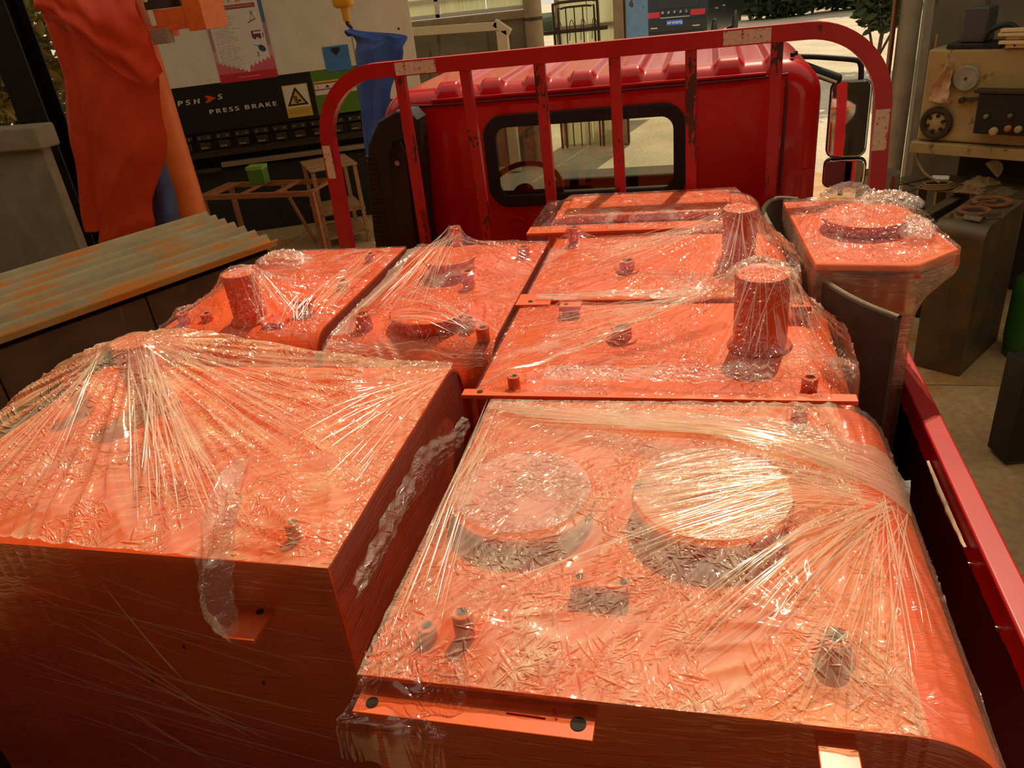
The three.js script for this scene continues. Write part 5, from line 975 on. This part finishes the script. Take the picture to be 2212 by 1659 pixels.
  single('curved_hose', tubeAlong([[0.36, 1.95, -0.4], [0.5, 1.95, -0.3], [0.7, 1.9, -0.22], [1.1, 1.8, -0.16]], 0.018, 30, 10), M.dark, 'dark hose arching above the timber strips', 'hose', [1.45, 0, -6.1], -0.625);
}
// cluttered bench
{
  const b = thing('work_bench', 'low steel bench with a thin curved top below the machine tool', 'bench', [1.62, 0, -5.98]);
  const shp = new THREE.Shape([[-0.3, 0.15], [-0.1, -0.18], [0.05, -0.25], [0.35, -0.44], [0.8, -0.5], [0.8, -0.32], [0.3, 0.08], [-0.05, 0.3]].map((q) => new THREE.Vector2(q[0], q[1])));
  part(b, 'top', metric(new THREE.ExtrudeGeometry(shp, { depth: 0.012, bevelEnabled: false }).rotateX(-Math.PI / 2).translate(0, 0.788, 0)), M.rawSteel);
  for (const [x, z] of [[-0.02, -0.1], [0.55, -0.4], [0.25, 0.04], [-0.06, 0.22]]) part(b, 'leg', bx(x - 0.03, x + 0.03, 0, 0.788, -z - 0.03, -z + 0.03), M.rawSteel);
  const bk = thing('plastic_bucket', 'pale plastic bucket lying on its side on the bench', 'bucket', [2.03, 0.875, -6.12], 0);
  const bg = lathe([[0, 0], [0.062, 0], [0.066, 0.004], [0.085, 0.17], [0.09, 0.172], [0.09, 0.18], [0.082, 0.18], [0.062, 0.006], [0, 0.006]], 40).translate(0, -0.09, 0).rotateZ(-1.15).rotateY(0.5);
  part(bk, 'body', bg, std({ color: 0xcfc29a, roughness: 0.6 }));
  const ragShape = (s, w, d, h) => { const g = sheet(40, 40, (u, v) => { const x = (u - 0.5) * w, z = (v - 0.5) * d, e = Math.min(1, 3.2 * (0.5 - Math.max(Math.abs(u - 0.5), Math.abs(v - 0.5)))); return [x + 0.02 * noise(u * 4 + s, v * 4), Math.max(0.002, h * e * (0.45 + 0.7 * Math.abs(noise(u * 4 + s, v * 5)) + 0.4 * ridge(noise(u * 7, v * 7 + s)) - 0.3)), z + 0.02 * noise(u * 5, v * 5 + s), x, z]; }); return g; };
  const glove = std({ color: 0xa07c50, roughness: 0.95, side: THREE.DoubleSide });
  single('work_glove', ragShape(3, 0.22, 0.16, 0.06), glove, 'crumpled tan work glove on the bench nearest the bucket', 'glove', [1.86, 0.8, -5.9], 0.4);
  single('work_glove', ragShape(8, 0.18, 0.14, 0.05), std({ color: 0x8a6640, roughness: 0.95, side: THREE.DoubleSide }), 'crumpled brown work glove in the middle of the bench', 'glove', [1.73, 0.8, -5.73], -0.5);
  single('work_glove', ragShape(13, 0.17, 0.14, 0.045), std({ color: 0x6a5034, roughness: 0.95, side: THREE.DoubleSide }), 'dark crumpled glove at the bench edge by the rusty ring', 'glove', [1.92, 0.8, -5.66], 0.9);
  single('cable_coil', merged([0, 1, 2].map((i) => tubeAlong(Array.from({ length: 12 }, (_, k) => [(0.11 - i * 0.012) * Math.cos(k / 12 * 6.283) + 0.01 * Math.sin(k * 3 + i), 0.01 + i * 0.012, (0.075 - i * 0.01) * Math.sin(k / 12 * 6.283)]), 0.007, 60, 6, true))), std({ color: 0x8a6a3c, roughness: 0.6 }), 'coil of thin brown cable on the bench', 'cable', [1.56, 0.8, -5.84]);
  single('white_packet', rbox(0.11, 0.018, 0.06, 0.008).rotateX(0.1).translate(0, 0.012, 0), M.white, 'small white packet beside the cable coil', 'packet', [1.6, 0.835, -5.93], -0.3);
  single('flat_bar', metric(rbox(0.56, 0.008, 0.045, 0.001).translate(0, 0.004, 0)), M.rawSteel, 'long flat steel bar reaching over the left edge of the bench', 'steel bar', [1.43, 0.8, -5.85], 0.75);
  single('flat_bar', metric(rbox(0.4, 0.008, 0.03, 0.001).translate(0, 0.004, 0)), M.rawSteel, 'short flat steel bar behind the long one', 'steel bar', [1.47, 0.8, -6.05], 0.6);
  single('hanging_hose', tubeAlong([[1.53, 1.75, -6.25], [1.5, 1.3, -6.2], [1.47, 1.0, -6.12], [1.5, 0.88, -6.0], [1.58, 0.83, -5.85]].map(([x, y, z]) => [x - 1.5, y, z + 6.1]), 0.009, 50, 8), std({ color: 0x9a7648, roughness: 0.6 }), 'thin tan hose hanging down to the bench', 'hose', [1.5, 0, -6.1]);
  const can = thing('paint_drum', 'open steel drum with red and pale paint behind the headboard', 'drum', [1.2, 0, -5.95]);
  part(can, 'body', lathe([[0, 0], [0.14, 0], [0.14, 0.9], [0.132, 0.9], [0.132, 0.02], [0, 0.02]], 36), std({ map: texture(256, (u, v) => (fbm(u * 5, v * 5, 4, 5, 5) > 0.12 ? hex(0xa8402c) : hex(0x94826c))), roughness: 0.6 }));
  for (const y of [0.3, 0.6]) part(can, 'hoop', lathe([[0.14, y], [0.147, y + 0.01], [0.14, y + 0.02]], 36), M.greyPipe);
}
// unpainted tank on the floor with ring flanges
{
  const t = thing('raw_steel_tank', 'unpainted brown steel tank on the floor with two rusty ring flanges', 'tank', [1.56, 0, -4.88], -0.6);
  const s = new THREE.Shape(); s.moveTo(-0.31, 0); s.lineTo(-0.31, 0.92); s.lineTo(0.23, 0.92); s.absarc(0.23, 0.84, 0.08, Math.PI / 2, 0, true); s.lineTo(0.31, 0); s.closePath();
  part(t, 'body', metric(new THREE.ExtrudeGeometry(s, { depth: 0.27, bevelEnabled: false }).translate(0, 0, -0.135).rotateY(-Math.PI / 2)), M.rawSteel);
  const ring = (R, r, z, x) => { const f = part(t, 'ring_flange', lathe([[r, 0], [R, 0], [R, 0.022], [r, 0.022], [r, 0]], 44).translate(x, 0.92, z), M.rust); part(f, 'opening', cyl(r, r, 0.004, 36).translate(x, 0.924, z), M.hole); };
  ring(0.105, 0.078, -0.16, 0.0); ring(0.088, 0.064, 0.06, -0.02);
  part(t, 'stub', cyl(0.012, 0.012, 0.03, 12).translate(-0.09, 0.935, 0.2), M.rust);
  const L = (x, y, z) => V(x, y, z).applyAxisAngle(V(0, 1, 0), -0.6).add(V(1.56, 0, -4.88)).toArray();
  single('pipe_half', thick(16, 10, (u, v) => { const a = Math.PI * (0.1 + 0.8 * u); return [0.035 * Math.cos(a), 0.03 * Math.sin(a), (v - 0.5) * 0.1]; }, 0.004).rotateY(0.8), M.rawSteel, 'cut half of a pipe lying on the unpainted tank', 'pipe piece', L(0.03, 0.92, 0.2));
  single('angle_offcut', merged([rbox(0.1, 0.006, 0.03, 0.001), rbox(0.1, 0.03, 0.006, 0.001).translate(0, 0.014, -0.012)]).translate(0, 0.004, 0), M.rawSteel, 'short angle steel offcut beside the half pipe', 'steel offcut', L(0.1, 0.92, 0.12), 0.2);
  single('pull_handle', merged([tubeAlong([[-0.06, 0, 0], [0, 0.006, 0], [0.06, 0.004, 0]], 0.006, 16, 8), cyl(0.016, 0.016, 0.012, 16).translate(0.065, 0.004, 0)]), M.rust, 'small rusty bolt and rod lying between the ring flanges', 'rod', L(-0.02, 0.952, -0.045), 0.2);
  const fb = thing('drilled_bar', 'drilled flat steel bar leaning next to the unpainted tank', 'steel bar', [1.545, 0.755, -5.59], 0.92);
  part(fb, 'bar', metric(rbox(0.48, 0.008, 0.07, 0.001)), M.rawSteel);
  for (const x of [-0.21, -0.16, 0.16, 0.21]) part(fb, 'bolt_hole', cyl(0.008, 0.008, 0.002, 12).translate(x, 0.0045, 0.01), M.hole);
  const tr = thing('trestle', 'dark steel trestle carrying the drilled flat bar', 'trestle', [1.55, 0, -5.57], 0.92);
  part(tr, 'beam', bx(-0.2, 0.2, 0.7, 0.75, -0.025, 0.025), M.dark);
  for (const x of [-0.15, 0.15]) part(tr, 'leg', bx(x - 0.02, x + 0.02, 0, 0.7, -0.02, 0.02), M.dark);
}
// gas cylinder, steel offcut at the right edge
{
  const g = thing('gas_cylinder', 'green gas cylinder on the floor at the right edge', 'gas cylinder', [1.96, 0, -4.86]);
  part(g, 'body', lathe([[0, 0.04], [0.1, 0.04], [0.145, 0.07], [0.15, 0.12], [0.15, 0.42], [0.14, 0.49], [0.1, 0.54], [0.045, 0.56], [0.045, 0.58], [0, 0.58]], 44), std({ color: 0x3f7a26, roughness: 0.45 }));
  part(g, 'foot_ring', lathe([[0.13, 0], [0.14, 0], [0.14, 0.07], [0.13, 0.07]], 40), std({ color: 0x3a6a26, roughness: 0.5 }));
  part(g, 'valve', merged([cyl(0.02, 0.025, 0.06, 16).translate(0, 0.61, 0), cyl(0.03, 0.03, 0.02, 16).translate(0, 0.65, 0)]), M.oiledSteel);
  part(g, 'collar', lathe([[0.09, 0.54], [0.095, 0.68], [0.088, 0.68], [0.083, 0.54]], 36), std({ color: 0x3a6a26, roughness: 0.5 }));
  const o = thing('steel_offcut', 'dark upright steel box section on the floor at the lower right', 'steel section', [1.62, 0, -3.72], 0.25);
  part(o, 'section', metric(bx(-0.18, 0.3, 0.02, 0.56, -0.08, 0.08, 0.004)), M.dark);
  part(o, 'skid', bx(-0.15, 0.28, 0, 0.02, -0.06, 0.06), M.wood);
}
renderer.render(scene, camera);
